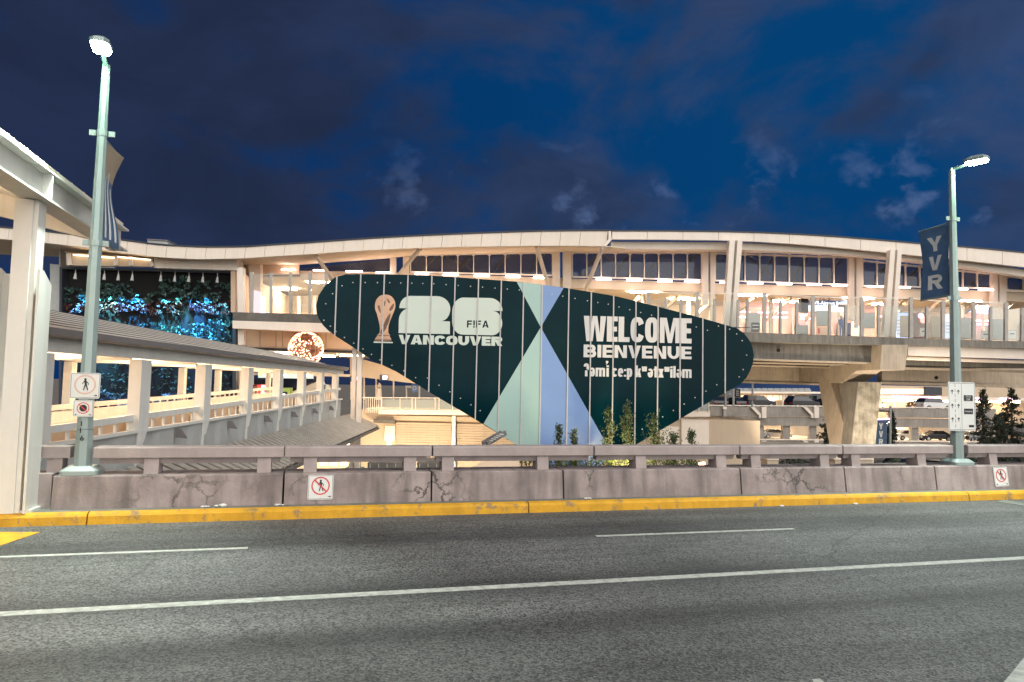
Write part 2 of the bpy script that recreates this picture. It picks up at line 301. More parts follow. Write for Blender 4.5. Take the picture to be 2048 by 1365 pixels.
# ------------------------------------------------------------------ lettering: strokes and outlines on a unit-high letter
def rc(x0, y0, x1, y1): return [(x0, y0), (x1, y0), (x1, y1), (x0, y1)]
def ring(x0, y0, x1, y1, t, b, a0=0, a1=360, e=2.6, n=28):
    cx, cy, rx, ry = (x0 + x1) / 2, (y0 + y1) / 2, (x1 - x0) / 2, (y1 - y0) / 2
    def P(a, rx, ry):
        c, s = math.cos(a), math.sin(a); return (cx + rx * math.copysign(abs(c) ** (2 / e), c), cy + ry * math.copysign(abs(s) ** (2 / e), s))
    out = []; parts = 2 if a1 - a0 > 300 else 1
    for k in range(parts):
        q0 = R_(a0 + (a1 - a0) * k / parts); q1 = R_(a0 + (a1 - a0) * (k + 1) / parts)
        A = [q0 + (q1 - q0) * i / n for i in range(n + 1)]
        out.append([P(a, rx, ry) for a in A] + [P(a, max(.01, rx - t), max(.01, ry - b)) for a in reversed(A)])
    return out
def glyph(ch, w, t, b):
    m = w / 2
    if ch == 'E': return [rc(0, 0, t, 1), rc(t, 0, w, b), rc(t, .5 - b / 2, w * .94, .5 + b / 2), rc(t, 1 - b, w, 1)]
    if ch == 'F': return [rc(0, 0, t, 1), rc(t, .5 - b / 2, w * .92, .5 + b / 2), rc(t, 1 - b, w, 1)]
    if ch == 'L': return [rc(0, 0, t, 1), rc(t, 0, w, b)]
    if ch in 'Il': return [rc(0, 0, t, 1)]
    if ch == 'O': return ring(0, 0, w, 1, t, b)
    if ch == 'C': return ring(0, 0, w, 1, t, b, 24, 336)
    if ch == 'V': return [[(0, 1), (t * 1.05, 1), (m, .28), (w - t * 1.05, 1), (w, 1), (m + t * .55, 0), (m - t * .55, 0)]]
    if ch == 'A': return [[(0, 0), (t * 1.05, 0), (m, .74), (w - t * 1.05, 0), (w, 0), (m + t * .55, 1), (m - t * .55, 1)], rc(w * .25, .18, w * .75, .18 + b * .8)]
    if ch == 'W': q = w / 4; return [[(0, 1), (t, 1), (q + t * .12, .30), (m - t * .42, 1), (m + t * .42, 1), (w - q - t * .12, .30), (w - t, 1), (w, 1), (w - q + t * .5, 0), (w - q - t * .62, 0), (m, .70), (q + t * .62, 0), (q - t * .5, 0)]]
    if ch == 'M': return [[(0, 0), (t * .86, 0), (t * .86, .72), (m - t * .36, 0), (m + t * .36, 0), (w - t * .86, .72), (w - t * .86, 0), (w, 0), (w, 1), (w - t * 1.25, 1), (m, .34), (t * 1.25, 1), (0, 1)]]
    if ch == 'N': return [[(0, 0), (t, 0), (t, .66), (w - t * 1.15, 0), (w, 0), (w, 1), (w - t, 1), (w - t, .34), (t * 1.15, 1), (0, 1)]]
    if ch == 'U':
        r = min(.5, w * .5); lo = [(w * (.5 - .5 * math.cos(a)), r - r * math.sin(a)) for a in [math.pi * i / 14 for i in range(15)]]
        li = [(t + (w - 2 * t) * (.5 - .5 * math.cos(a)), r - (r - b) * math.sin(a)) for a in [math.pi * i / 14 for i in range(15)]]
        return [[(0, 1)] + lo + [(w, 1), (w - t, 1)] + li[::-1] + [(t, 1)]]
    if ch in 'BPR':
        def bowl(y0, y1, w_):
            r = (y1 - y0) / 2; o = [(w_ - r + r * math.sin(a), y1 - r + r * math.cos(a)) for a in [math.pi * i / 10 for i in range(11)]]
            q = max(.02, r - b); p = [(w_ - r + max(.02, r - t * .9) * math.sin(a), y1 - r + q * math.cos(a)) for a in [math.pi * i / 10 for i in range(11)]]
            return [(t, y1)] + o + [(t, y0), (t, y0 + b)] + p[::-1] + [(t, y1 - b)]
        g = [rc(0, 0, t, 1)]
        if ch == 'B': g += [bowl(.5 - b * .4, 1, w * .95), bowl(0, .5 + b * .4, w)]
        else: g += [bowl(.42, 1, w)]
        if ch == 'R': g += [[(w * .40, .46), (w * .40 + t * 1.1, .46), (w * 1.02, 0), (w * 1.02 - t * 1.15, 0)]]
        return g
    if ch == 'Y': return [[(0, 1), (t * 1.1, 1), (m, .60), (w - t * 1.1, 1), (w, 1), (m + t * .5, .40), (m + t * .5, 0), (m - t * .5, 0), (m - t * .5, .40)]]
    if ch == '!': return [rc(0, .30, t, 1), rc(0, 0, t, .2)]
    if ch == 'D': return [rc(0, 0, t, 1)] + ring(-w * .6, 0, w, 1, t, b, -90, 90)
    x = .74
    if ch == 'ʔ': return ring(0, .42, w, 1.1, t, b, -40, 170) + [rc(m - t * .5, 0, m + t * .5, .5)]
    if ch == 'e': return ring(0, 0, w, x, t, b, 0, 318) + [rc(t * .8, x * .42, w - t * .2, x * .42 + b)]
    if ch == 'ə': return [[(w - a, x - c) for a, c in p] for p in glyph('e', w, t, b)]
    if ch == 'c': return ring(0, 0, w, x, t, b, 30, 330)
    if ch == 'p': return [rc(0, -.22, t, x)] + ring(0, 0, w, x, t, b)
    if ch == 'i': return [rc(0, 0, t, x), rc(0, x + .07, t, x + .22)]
    if ch == 'm': g = (w - 3 * t) / 2; return [rc(0, 0, t, x), rc(t + g, 0, 2 * t + g, x - .06), rc(2 * t + 2 * g, 0, w, x - .06), rc(t, x - b, w - .04, x)]
    if ch == 'k': return [rc(0, 0, t, 1), [(t, .30), (w - t * 1.05, x), (w, x), (t, .10)], [(t * 1.15, .42), (t * 1.9, .52), (w * 1.02, 0), (w - t * 1.05, 0)]]
    if ch == 't': return [rc(w * .22, 0, w * .22 + t, .95), rc(0, x - b, w, x), rc(w * .22 + t, 0, w, b)]
    if ch == 'x': return [[(0, 0), (t * 1.1, 0), (w, x), (w - t * 1.1, x)], [(0, x), (t * 1.1, x), (w, 0), (w - t * 1.1, 0)]]
    if ch == ':': return [rc(0, .02, t, .18), rc(0, .50, t, .66)]
    if ch == 'ʷ': return [[(px, .5 + py * .42) for px, py in p] for p in glyph('W', w, t * .85, b)]
    if ch == ',': return [[(0, 1.34), (t, 1.34), (t, 1.2), (t * .35, 1.04), (0, 1.04), (t * .35, 1.18), (0, 1.18)]]
    return []
def word(mb, text, fr, u0, u1, w0, w1, t, b, widths, gap, drop=0., step=.0012, base=.004):
    ws = [widths.get(c, widths['*']) for c in text]; tot = sum(ws) + gap * (len(text) - 1); sx = (u1 - u0) / tot; x = 0; hgt = w1 - w0; k = 0
    for c, wd in zip(text, ws):
        for p in glyph(c, wd, t, b):
            mb.poly([fr(u0 + (x + px) * sx, w0 + py * hgt + drop * ((x + px) / tot), base + step * (k % 6)) for px, py in p]); k += 1
        x += wd + gap

# ================================================================== SETTING
def ground_sheet(name, pts, m, z): return tag(MB().poly([(p[0], p[1], z) for p in pts]).build(name, m, recalc=False), kind='structure')
g = MB(); g.poly([(-900, -300, -5), (900, -300, -5), (900, 1500, -5), (-900, 1500, -5)])
tag(g.build('ground', 'ground'), kind='structure')
g = MB(); g.rbox(-60, 60, -12, 8.83, -.6, 0); tag(g.build('road', 'asphalt'), kind='structure')
g = MB(); g.rbox(-60, 60, 8.93, 9.75, -.6, .13); tag(g.build('sidewalk', 'walk'), kind='structure')
g = MB()
pr = [(8.832, -.5), (8.832, .0), (8.842, .09), (8.862, .118), (8.90, .132), (8.929, .134), (8.929, -.5)]
for u0, u1 in ((-60, -2.52), (-2.505, 2.6), (2.615, 9.75), (9.765, 60)): g.prism([rw(u0, v, z) for v, z in pr], RU * (u1 - u0))
tag(g.build('kerb', 'yellow'), kind='structure')
def mark(name, m, pts): g = MB(); g.prism([p for p in pts], (0, 0, .0035)); return tag(g.build(name, m), kind='structure')
for v0, u0, u1, wd in ((5.66, -40, 40, .10), (7.40, -9, -.68, .062), (7.35, 2.95, 5.48, .062), (7.33, 9.5, 12.5, .062)):
    mark('lane_line', 'white_line', [rw(u0, v0 - wd / 2 - (.0 if wd > .08 else .0), .001), rw(u1, v0 - wd / 2, .001), rw(u1, v0 + wd / 2, .001), rw(u0, v0 + wd / 2, .001)])
mark('yellow_marking', 'yellow', [gz(81, 1065, .001), gz(0, 1092, .001), gz(-260, 1172, .001), gz(-260, 1070, .001), gz(0, 1065, .001)])
mark('white_arrow', 'white_line', [gz(2052, 1312, .001), gz(2150, 1330, .001), gz(2080, 1420, .001), gz(2000, 1375, .001)])
mark('white_dash', 'white_line', [gz(1624, 1360, .001), gz(1640, 1359, .001), gz(1660, 1375, .001), gz(1632, 1372, .001)])
g = MB(); g.prism([gz(1992, 1004, .001), gz(2010, 1001, .001), gz(2120, 1017, .001), gz(2110, 1022, .001)], (0, 0, .004)); tag(g.build('gutter_strip', 'walk'), kind='structure')

# ------------------------------------------------------------------ concrete barrier, one thing per segment
bj = [-2.97, -.455, 1.37, 3.17, 5.9, 7.7, 9.4, 20.0]; rj = [-2.60, -.46, 1.385, 3.65, 5.95, 7.75, 9.82, 20.0]
bposts = [[-1.97, -.70], [-.15, 1.10], [1.60, 2.91], [4.37, 5.65], [6.23, 7.43], [8.0, 9.25], [10.70, 12.0, 13.4, 14.8, 16.2, 17.6, 19.0]]
blab = ['dark cracked concrete barrier segment under the street lamp by the canopy column', 'concrete barrier segment, tinted pink in place of reddish light, carrying the no pedestrians sign with an arrow', 'plain short concrete barrier segment right of the no pedestrians sign with arrow',
        'long concrete barrier segment with spidery cracks below the tip of the big billboard', 'concrete barrier segment below the left half of the parking garage', 'concrete barrier segment below the V shaped concrete pier', 'concrete barrier segment under the street lamp that holds the lane sign']
for i in range(7):
    u0, u1 = bj[i] + .012, bj[i + 1] - .012; r0, r1 = rj[i] + .012, rj[i + 1] - .012
    if i == 6: r0 = 10.17
    t = empty('barrier_segment', rw((u0 + u1) / 2, 9.3, .13), blab[i], 'barrier', 'concrete barrier segments along the yellow kerb')
    g = MB(); g.prism([rw(u0, v, z) for v, z in ((9.08, .131), (9.125, .49), (9.14, .505), (9.60, .505), (9.60, .131))], RU * (u1 - u0)); g.build('barrier_base', 'barrier', t)
    segs = [(r0, r1)] if i != 5 else [(r0, 9.86)]
    for a, b in segs:
        g = MB(); g.prism([rw(a, v, z) for v, z in ((9.215, .69), (9.205, .70), (9.205, .81), (9.217, .823), (9.46, .823), (9.46, .69))], RU * (b - a)); g.build('top_rail', 'rail', t)
        g = MB(); g.prism([rw(a + .05, v, z) for v, z in ((9.29, .62), (9.255, .689), (9.42, .689), (9.39, .62))], RU * (b - a - .1)); g.build('rail_web', 'rail', t)
    for u in bposts[i]:
        g = MB(); g.prism([rw(u - .08, v, z) for v, z in ((9.21, .506), (9.235, .69), (9.45, .69), (9.45, .506))], RU * .16); g.build('post', 'rail', t)
t = empty('barrier_segment', rw(-4.2, 9.3, .13), 'light concrete barrier end piece half hidden behind the white canopy column', 'barrier', 'concrete barrier segments along the yellow kerb')
g = MB(); g.prism([rw(-6.5, v, z) for v, z in ((9.20, .131), (9.20, .52), (9.62, .52), (9.62, .131))], RU * 3.5); g.build('barrier_base', 'rail', t)
g = MB(); g.rbox(-6.5, -2.86, 9.30, 9.52, .69, .823); g.build('top_rail', 'rail', t)
for u in (-3.02, -5.2): g = MB(); g.rbox(u - .08, u + .08, 9.32, 9.5, .521, .69); g.build('post', 'rail', t)
# cable post shining in the wide joint, and litter on the walkway
for k, (u, v, s, lb) in enumerate(((-1.35, 9.02, .03, 'white crumpled paper scrap on the walkway left of the no pedestrians sign'), (-1.2, 9.03, .045, 'larger white litter lump at the barrier foot left of the no pedestrians sign'), (-.52, 9.03, .028, 'small white litter bit beside the wide barrier joint'), (3.45, 9.0, .03, 'white litter scrap below the spidery cracks of the barrier'))):
    g = MB()
    for q in range(3): g.sphere(rw(u + .05 * q * random.uniform(.6, 1.2), v + random.uniform(-.02, .02), .131 + s * .4), s * random.uniform(.5, 1), 7, 5, 1, .8, .5)
    tag(g.build('litter', 'sign'), lb, 'litter', 'white litter on the walkway')
for u, lb in ((6.35, 'white pebble in the gutter below the right half of the garage'), (7.6, 'white pebble in the gutter below the V shaped pier')):
    g = MB(); g.sphere(rw(u, 8.78, .012), .022, 7, 5, 1.6, 1, .6); tag(g.build('pebble', 'sign'), lb, 'pebble', 'white litter on the walkway')

# ------------------------------------------------------------------ signs
def sign_frame(o, ex, up=UP):
    n = Vector(ex).cross(Vector(up)).normalized(); return (lambda u, w, f=0.: Vector(o) + Vector(ex) * u + Vector(up) * w + n * f), n
def rrect(x0, y0, x1, y1, r, n=5):
    out = []
    for cx, cy, a in ((x1 - r, y0 + r, -90), (x1 - r, y1 - r, 0), (x0 + r, y1 - r, 90), (x0 + r, y0 + r, 180)):
        out += [(cx + r * math.cos(R_(a + 90 * i / n)), cy + r * math.sin(R_(a + 90 * i / n))) for i in range(n + 1)]
    return out
def flat(fr, polys, f, name, m, parent, step=.0005):
    g = MB()
    for k, p in enumerate(polys): g.poly([fr(u, w, f + step * k) for u, w in p])
    return g.build(name, m, parent, recalc=False)
def plate(fr, n, x0, y0, x1, y1, r, parent):
    MB().prism([fr(u, w, -.004) for u, w in rrect(x0, y0, x1, y1, r)], n * .004).build('sign_plate', 'sign', parent)
def border(fr, x0, y0, x1, y1, r, t, m, parent, f=.001):
    a, b = rrect(x0, y0, x1, y1, r), rrect(x0 + t, y0 + t, x1 - t, y1 - t, r - t); q = len(a); g = MB()
    for i in range(q): j = (i + 1) % q; g.poly([fr(*a[i], f), fr(*a[j], f), fr(*b[j], f), fr(*b[i], f)])
    g.build('border', m, parent, recalc=False)
def disc(cx, cy, r, n=14): return [(cx + r * math.cos(2 * math.pi * i / n), cy + r * math.sin(2 * math.pi * i / n)) for i in range(n)]
def stroke(x0, y0, x1, y1, t, t2=None):
    d = Vector((x1 - x0, y1 - y0)).normalized(); q = Vector((-d.y, d.x)); t2 = t2 or t
    return [(x0 + q.x * t / 2, y0 + q.y * t / 2), (x1 + q.x * t2 / 2, y1 + q.y * t2 / 2), (x1 - q.x * t2 / 2, y1 - q.y * t2 / 2), (x0 - q.x * t / 2, y0 - q.y * t / 2)]
def walker(s, cx, cy):
    P = [disc(cx, cy + .40 * s, .085 * s), stroke(cx - .01 * s, cy + .32 * s, cx + .05 * s, cy + .0 * s, .17 * s, .13 * s), stroke(cx + .04 * s, cy + .26 * s, cx + .20 * s, cy + .12 * s, .06 * s), stroke(cx + .20 * s, cy + .13 * s, cx + .22 * s, cy - .02 * s, .05 * s),
         stroke(cx - .06 * s, cy + .26 * s, cx - .20 * s, cy + .04 * s, .06 * s, .045 * s), stroke(cx + .02 * s, cy + .02 * s, cx - .10 * s, cy - .42 * s, .09 * s, .07 * s), stroke(cx + .06 * s, cy + .02 * s, cx + .20 * s, cy - .42 * s, .09 * s, .07 * s)]
    return P
def arrow(cx, cy, L, dirx=1, diry=0):
    d = Vector((dirx, diry)); q = Vector((-d.y, d.x)); c = Vector((cx, cy))
    return [stroke(*(c - d * L), *(c + d * L * .3), L * .35), [tuple(c + d * L), tuple(c + q * L * .8 + d * .1 * L), tuple(c - q * L * .8 + d * .1 * L)]]
def prohibition(fr, cx, cy, r, m, parent, f=.0035, slash=True):
    P = []
    n = 36
    for i in range(n):
        a, b = 2 * math.pi * i / n, 2 * math.pi * (i + 1) / n; P.append([(cx + r * math.cos(a), cy + r * math.sin(a)), (cx + r * math.cos(b), cy + r * math.sin(b)), (cx + r * .86 * math.cos(b), cy + r * .86 * math.sin(b)), (cx + r * .86 * math.cos(a), cy + r * .86 * math.sin(a))])
    flat(fr, P, f, 'red_ring', m, parent, 0)
    if slash: k = r * .66; flat(fr, [stroke(cx - k, cy + k, cx + k, cy - k, r * .15)], f + .0012, 'red_slash', m, parent)
def no_ped(loc, lab, w, h, arrows, ex=RU, up=UP, faded=False):
    t = empty('no_pedestrian_sign', loc, lab, 'sign', 'no pedestrians signs'); fr, n = sign_frame(loc, ex, up)
    plate(fr, n, -w / 2, 0, w / 2, h, .022, t)
    border(fr, -w / 2 + .008, .008, w / 2 - .008, h - .008, .016, .004, 'black', t)
    c = h * (.56 if not faded else .54)
    flat(fr, walker(h * .52, 0, c), .0015, 'walking_figure', 'black', t, .0003)
    prohibition(fr, 0, c, w * .36, 'fadedred' if faded else 'red', t, slash=not faded)
    P = []
    for ax in arrows: P += arrow(ax * w, h * .12, .02, 1 if ax > 0 else -1)
    flat(fr, P, .0015, 'arrow', 'black', t, .0003)
    flat(fr, [disc(0, h * .955, .007, 8), disc(0, h * .05, .007, 8)], .002, 'screw', 'signedge', t)
    return t
UPB = (UP * .36 + RV * .045).normalized()
no_ped(rw(-.015, 9.076, .185), 'white no pedestrians sign with red ring and arrow, on the barrier left of the billboard', .305, .30, [.36], RU, UPB)
no_ped(rw(10.70, 9.072, .17), 'slightly tilted no pedestrians sign with two arrows, at the right end of the barrier', .29, .315, [-.34, .34], (RU + UP * .03).normalized(), UPB)
no_ped(rw(-2.715, 9.20, 1.388), 'faded no pedestrians sign with bleached red ring, on the street lamp by the canopy', .315, .30, [.36], faded=True)
loc = rw(-2.72, 9.195, 1.175); t = empty('no_stopping_sign', loc, 'small white no stopping sign with crossed black octagon below the faded pedestrian sign', 'sign'); fr, n = sign_frame(loc, RU)
plate(fr, n, -.105, 0, .105, .195, .018, t); border(fr, -.098, .007, .098, .188, .014, .003, 'black', t)
flat(fr, [[(.042 * math.cos(R_(22.5 + 45 * i)), .102 + .042 * math.sin(R_(22.5 + 45 * i))) for i in range(8)]], .0015, 'octagon', 'black', t); prohibition(fr, 0, .102, .066, 'red', t)
flat(fr, arrow(-.072, .025, .014, -1) + arrow(.072, .025, .014, 1), .0015, 'arrow', 'black', t, .0003)

def bfont(body, m, parent, fr, u0, u1, w0, f, name='lettering', h=None, bold=0.):
    c = bpy.data.curves.new('txt', 'FONT'); c.body = body; c.size = 1; c.offset = bold; c.resolution_u = 3
    o = bpy.data.objects.new('txt', c); col.objects.link(o); dg = bpy.context.evaluated_depsgraph_get(); me = bpy.data.meshes.new_from_object(o.evaluated_get(dg))
    xs = [v.co.x for v in me.vertices]; ys = [v.co.y for v in me.vertices]; s = (u1 - u0) / (max(xs) - min(xs)); sy = (h / (max(ys) - min(ys))) if h else s
    org = wl(parent)
    for v in me.vertices: v.co = fr(u0 + (v.co.x - min(xs)) * s, w0 + (v.co.y - min(ys)) * sy, f) - org
    bpy.data.objects.remove(o); bpy.data.curves.remove(c); me.materials.clear(); me.materials.append(M[m]); r = bpy.data.objects.new(name, me); col.objects.link(r); r.parent = parent; return r

# ------------------------------------------------------------------ street lamps
def street_lamp(u, lab, side, zb):
    b = rw(u, 9.30, zb); t = empty('street_lamp', b, lab, 'street lamp', 'octagonal street lamps on the barrier')
    o8 = lambda z, r: rw(u, 9.30, z)
    g = MB(); g.prism([b + RU * x + RV * y for x, y in rrect(-.20, -.17, .20, .17, .05)], (0, 0, .05)); b2 = b + UP * .05
    P0 = [b2 + RU * x + RV * y for x, y in rrect(-.20, -.17, .20, .17, .05)]; P1 = [b2 + UP * .05 + RU * x + RV * y for x, y in rrect(-.13, -.12, .13, .12, .04)]; P0.append(P0[0]); P1.append(P1[0]); g.loft(P0, P1); g.poly(P1[:-1])
    g.build('base', 'pole', t)
    MB().tube([o8(zb + .06, 0), o8(zb + .52, 0)], [.098, .094], 8).build('lower_sleeve', 'pole', t)
    MB().tube([o8(zb + .525, 0), o8(3.2, 0), o8(5.38, 0)], [.088, .070, .046], 8).build('pole', 'pole', t)
    for z, r in ((3.24, .074), (4.58, .060)):
        g = MB(); g.tube([o8(z - .035, 0), o8(z + .035, 0)], r, 12)
        for s in (-1, 1): g.frame(o8(z, 0) + RU * s * .105, RU, RV, UP, .07, .02, .065)
        g.build('collar', 'pole', t)
    g = MB(); a0 = rw(u, 9.30, 5.38)
    hc = rw(u + side[0], 9.30 + side[1], 5.475); g.bar(a0, a0 + UP * .06, .06, .06); g.bar(a0 + UP * .04, hc, .045, .035); g.build('arm', 'pole', t)
    dl = Vector(hc - a0); dl.z = 0; dl.normalize(); dc = dl.cross(UP)
    out = [(-.17, -.07), (-.10, -.105), (.12, -.10), (.17, -.05), (.17, .05), (.12, .10), (-.10, .105), (-.17, .07)]
    g = MB(); g.prism([hc + dl * x + dc * y + UP * .0 for x, y in out], (0, 0, .05)); g.loft([hc + dl * x + dc * y + UP * .05 for x, y in out + out[:1]], [hc + dl * x * .6 + dc * y * .6 + UP * .09 for x, y in out + out[:1]]); g.poly([hc + dl * x * .6 + dc * y * .6 + UP * .09 for x, y in out])
    hd = g.build('lamp_head', 'pole', t)
    MB().prism([hc + dl * x * .88 + dc * y * .86 - UP * .028 for x, y in out], (0, 0, .026)).build('lens', 'e_lens', hd)
    lamp('SPOT', 'lamp_light', hc - UP * .06, 850, (.86, 1, .91), t, .12, (-.1, -.80, -1), R_(104))
    lamp('POINT', 'pole_light', hc - UP * .16 - RV * .10, 16, (.35, 1, .52), t, .05)
    return t
tl = street_lamp(-2.72, 'tall pale street lamp beside the white canopy column, numbered 116', (.05, -.40), .505)
tr = street_lamp(10.04, 'street lamp carrying the lane sign and the blue banner beside it', (.16, -.33), .505)
fr, n = sign_frame(rw(-2.74, 9.205, 0), RU)
flat(fr, [stroke(.01, 1.125, .01, 1.07, .012), stroke(.005, 1.045, .005, .99, .012)] , .004, 'number', 'black', tl); flat(fr, [p for p in [[(.003 + a * .04, .90 + b_ * .06) for a, b_ in q] for q in ring(0, 0, 1, .62, .3, .18) + [stroke(.12, .3, .55, 1, .26)]]], .004, 'number', 'black', tl)

# lane sign on the pole at the right
loc = rw(10.065, 9.215, 1.06); t = empty('lane_sign', loc, 'tall white lane sign with six black arrows and two black panels on a street lamp', 'sign'); fr, n = sign_frame(loc, RU)
plate(fr, n, -.275, 0, .275, .79, .03, t); border(fr, -.262, .013, .262, .777, .02, .006, 'black', t)
P = [stroke(-.005, .02, -.005, .77, .005)] + [stroke(-.135, .05 + .083 * k, -.135, .10 + .083 * k, .007) for k in range(9)]
flat(fr, P, .0015, 'lane_lines', 'black', t, 0)
for ax in (-.195, -.07):
    for ay in (.18, .40, .63): P = [stroke(ax, ay - .035, ax, ay + .02, .010), stroke(ax - .024, ay + .005, ax + .002, ay + .032, .013), stroke(ax + .024, ay + .005, ax - .002, ay + .032, .013)]; flat(fr, P, .002, 'lane_arrow', 'black', t, .0003)
for y0, y1, s in ((.485, .58, ('Drop', 'Off')), (.27, .36, ('Stopping',))):
    b_ = flat(fr, [rc(.04, y0, .225, y1)], .0015, 'black_panel', 'black', t)
    for i, q in enumerate(s): w_ = .10 if len(q) == 4 else (.075 if len(q) == 3 else .15); cx = .132; bfont(q, 'sign', b_, fr, cx - w_ / 2, cx + w_ / 2, (y0 + .052 - .043 * i) if len(s) == 2 else y0 + .028, .003, h=.034)
flat(fr, [rc(.135, .055, .24, .095)], .0015, 'small_panel', 'black', t)

# banners on the lamp poles
def banner(u, lab, left):
    t = empty('pole_banner', rw(u, 9.36, 3.24), lab, 'banner', 'vertical banners hung on lamp poles')
    z0, z1 = 3.28, 4.50; L = .60; nz, nv = 16, 6
    def P(i, j, off=0):
        a = i / nz; b = j / nv
        if left: bend = .11 * math.sin(math.pi * min(1, a * 1.15)) * b * 0 + (-.085 * math.sin(math.pi * a) * (b * .8 + .1) + .04 * math.sin(2 * math.pi * a + .4) * b + .03 * b)
        else: bend = .05 * math.sin(math.pi * a) * b + .012 * math.sin(9 * a + 3 * b)
        return rw(u + bend + off, 9.385 + b * L, z0 + (z1 - z0) * a + (.0 if left else 0))
    for (i0, i1, m, nm) in ((0, 11, 'bannerblue', 'lower_cloth'), (11, nz, 'bannertan', 'upper_cloth')) if left else ((0, nz, 'bannerblue', 'cloth'),):
        g = MB()
        for i in range(i0, i1):
            for j in range(nv):
                for o_ in (0, .004): g.poly([P(i, j, o_), P(i, j + 1, o_), P(i + 1, j + 1, o_), P(i + 1, j, o_)])
        g.loft([P(i, nv) for i in range(i0, i1 + 1)], [P(i, nv, .004) for i in range(i0, i1 + 1)]); g.build(nm, m, t, recalc=False, smooth=False)
    for z in (z0, z1): MB().tube([rw(u, 9.34, z + .03), rw(u, 9.385 + L, z)], .014, 8).build('banner_arm', 'pole', t)
    if left:
        for b0, b1, i1 in ((.18, .27, 12), (.42, .53, 13), (.72, .83, 11)):
            g = MB(); A = []; B = []
            for i in range(1, i1):
                f_ = lambda bb: Vector(P(i, 0, .008)).lerp(Vector(P(i, nv, .008)), bb) if False else rw(0, 0, 0)
                a = i / nz
                def Q(b): bend = -.085 * math.sin(math.pi * a) * (b * .8 + .1) + .04 * math.sin(2 * math.pi * a + .4) * b + .03 * b; return rw(u + bend + .009, 9.385 + b * L, z0 + (z1 - z0) * a)
                A.append(Q(b0)); B.append(Q(b1))
            g.loft(A, B); g.build('stripe', 'bannerwhite', t, recalc=False)
    else:
        for k, c in enumerate('YVR'):
            g = MB(); zc = z1 - .40 - k * .33
            for q, pl_ in enumerate(glyph(c, .9, .27, .22)):
                g.poly([rw(u + .05 * math.sin(math.pi * ((zc + y * .25 - z0) / (z1 - z0))) * (1 - (.16 + x * .30 / .9) / L) + .012 * math.sin(9 * ((zc + y * .25 - z0) / (z1 - z0)) + 3 * (1 - (.16 + x * .30 / .9) / L)) - .010 - .001 * q, 9.385 + L - .16 - x * .30 / .9 if True else 0, zc + y * .25) for x, y in pl_])
            g.build('letter', 'bannerwhite', t, recalc=False)
banner(-2.70, 'bent blue and tan banner seen edge on, hung on the street lamp by the canopy', True)
banner(10.04, 'blue banner with white stacked letters, hung on the street lamp with the lane sign', False)

# ------------------------------------------------------------------ crossing canopy, near left
t = empty('crossing_canopy', rw(-3.3, 8.95, .13), 'white steel canopy with sloping roof and thick column at the left edge', 'canopy')
g = MB()                                                       # column shaft: H section
cu, cv = -3.27, 9.02
g = MB(); g.rbox(cu - .16, cu + .02, cv - .13, cv - .10, .132, 3.62); g.rbox(cu - .085, cu - .055, cv - .10, cv + .10, .132, 3.62); g.rbox(cu - .16, cu + .02, cv + .10, cv + .13, .132, 3.62); g.rbox(cu + .02, cu + .07, cv - .11, cv + .11, .133, 3.62)
g.build('column', 'canopy', t)
for du in (-.30, .115):
    g = MB(); a = cu + du; s = 1 if du > 0 else -1
    g.prism([rw(a, cv - .16, .132), rw(a, cv + .2, .132), rw(a, cv + .2, 2.70 if s > 0 else 2.75), rw(a, cv - .05, 2.83), rw(a, cv - .16, 2.83)], RU * .025)
    inner = (cu + .072, a - .001) if s > 0 else (a + .026, cu - .162)
    g.rbox(inner[0], inner[1], cv - .02, cv + .005, .132, 2.78); g.build('column_fin', 'canopy', t)
g = MB(); g.rbox(cu - .36, cu + .18, cv - .10, cv + .22, .1305, .16); g.build('base_plate', 'canopy', t)
g = MB(); bu = -3.24
g.rbox(bu - .13, bu + .13, 1.0, 12.2, 3.63, 3.655); g.rbox(bu - .02, bu + .02, 1.0, 12.2, 3.656, 3.955); g.rbox(bu - .13, bu + .13, 1.0, 12.2, 3.956, 3.98); g.build('edge_beam', 'canopy', t)
for v in (5.2, 9.02, 11.2):
    g = MB(); g.rbox(bu + .022, bu + .125, v - .013, v + .013, 3.657, 3.954); g.build('stiffener', 'canopy', t)
def crf(u, top=0): return 3.99 + (-3.05 - u) * .22 + top                  # roof rises to the left
g = MB(); us = [-3.33, -4.6, -6.2, -7.8]
A = [rw(u, .5, crf(u)) for u in us]; B = [rw(u, 12.35, crf(u)) for u in us]; g.shell(A, B, .045); g.build('roof_deck', 'canopy', t)
g = MB(); g.prism([rw(-3.325, .5, 4.04), rw(-3.24, .5, 4.05), rw(-3.24, .5, 4.115), rw(-3.325, .5, 4.12)], RV * 11.87); g.build('eave_trim', 'fascia', t)
g = MB()
for k in range(24): v = 1.2 + k * .47; g.bar(rw(-3.28, v, 4.13), rw(-7.8, v, crf(-7.8) + .09), .03, .04)
g.build('standing_seam', 'roofgrey', t)
for v in (2.2, 5.6, 9.02, 12.13):
    g = MB(); zb = -.30
    g.prism([rw(-3.27, v - .05, crf(-3.27) - .34), rw(-3.27, v - .05, crf(-3.27) - .005), rw(-7.8, v - .05, crf(-7.8) - .005), rw(-7.8, v - .05, crf(-7.8) - .36)], RV * .1); g.build('rafter', 'canopy', t)
for u in (-4.2, -5.2, -6.4): g = MB(); g.rbox(u - .04, u + .04, .6, 12.2, crf(u) - .12, crf(u) - .004); g.build('purlin', 'canopy', t)
for v in (3.6, 7.2, 10.6):
    MB().rbox(-4.95, -4.80, v - .6, v + .6, 4.05, 4.09).build('light_strip', 'e_warm', t)
g = MB(); g.rbox(-6.0, -5.75, 8.8, 9.1, .13, 4.5); g.build('column', 'canopy', t)

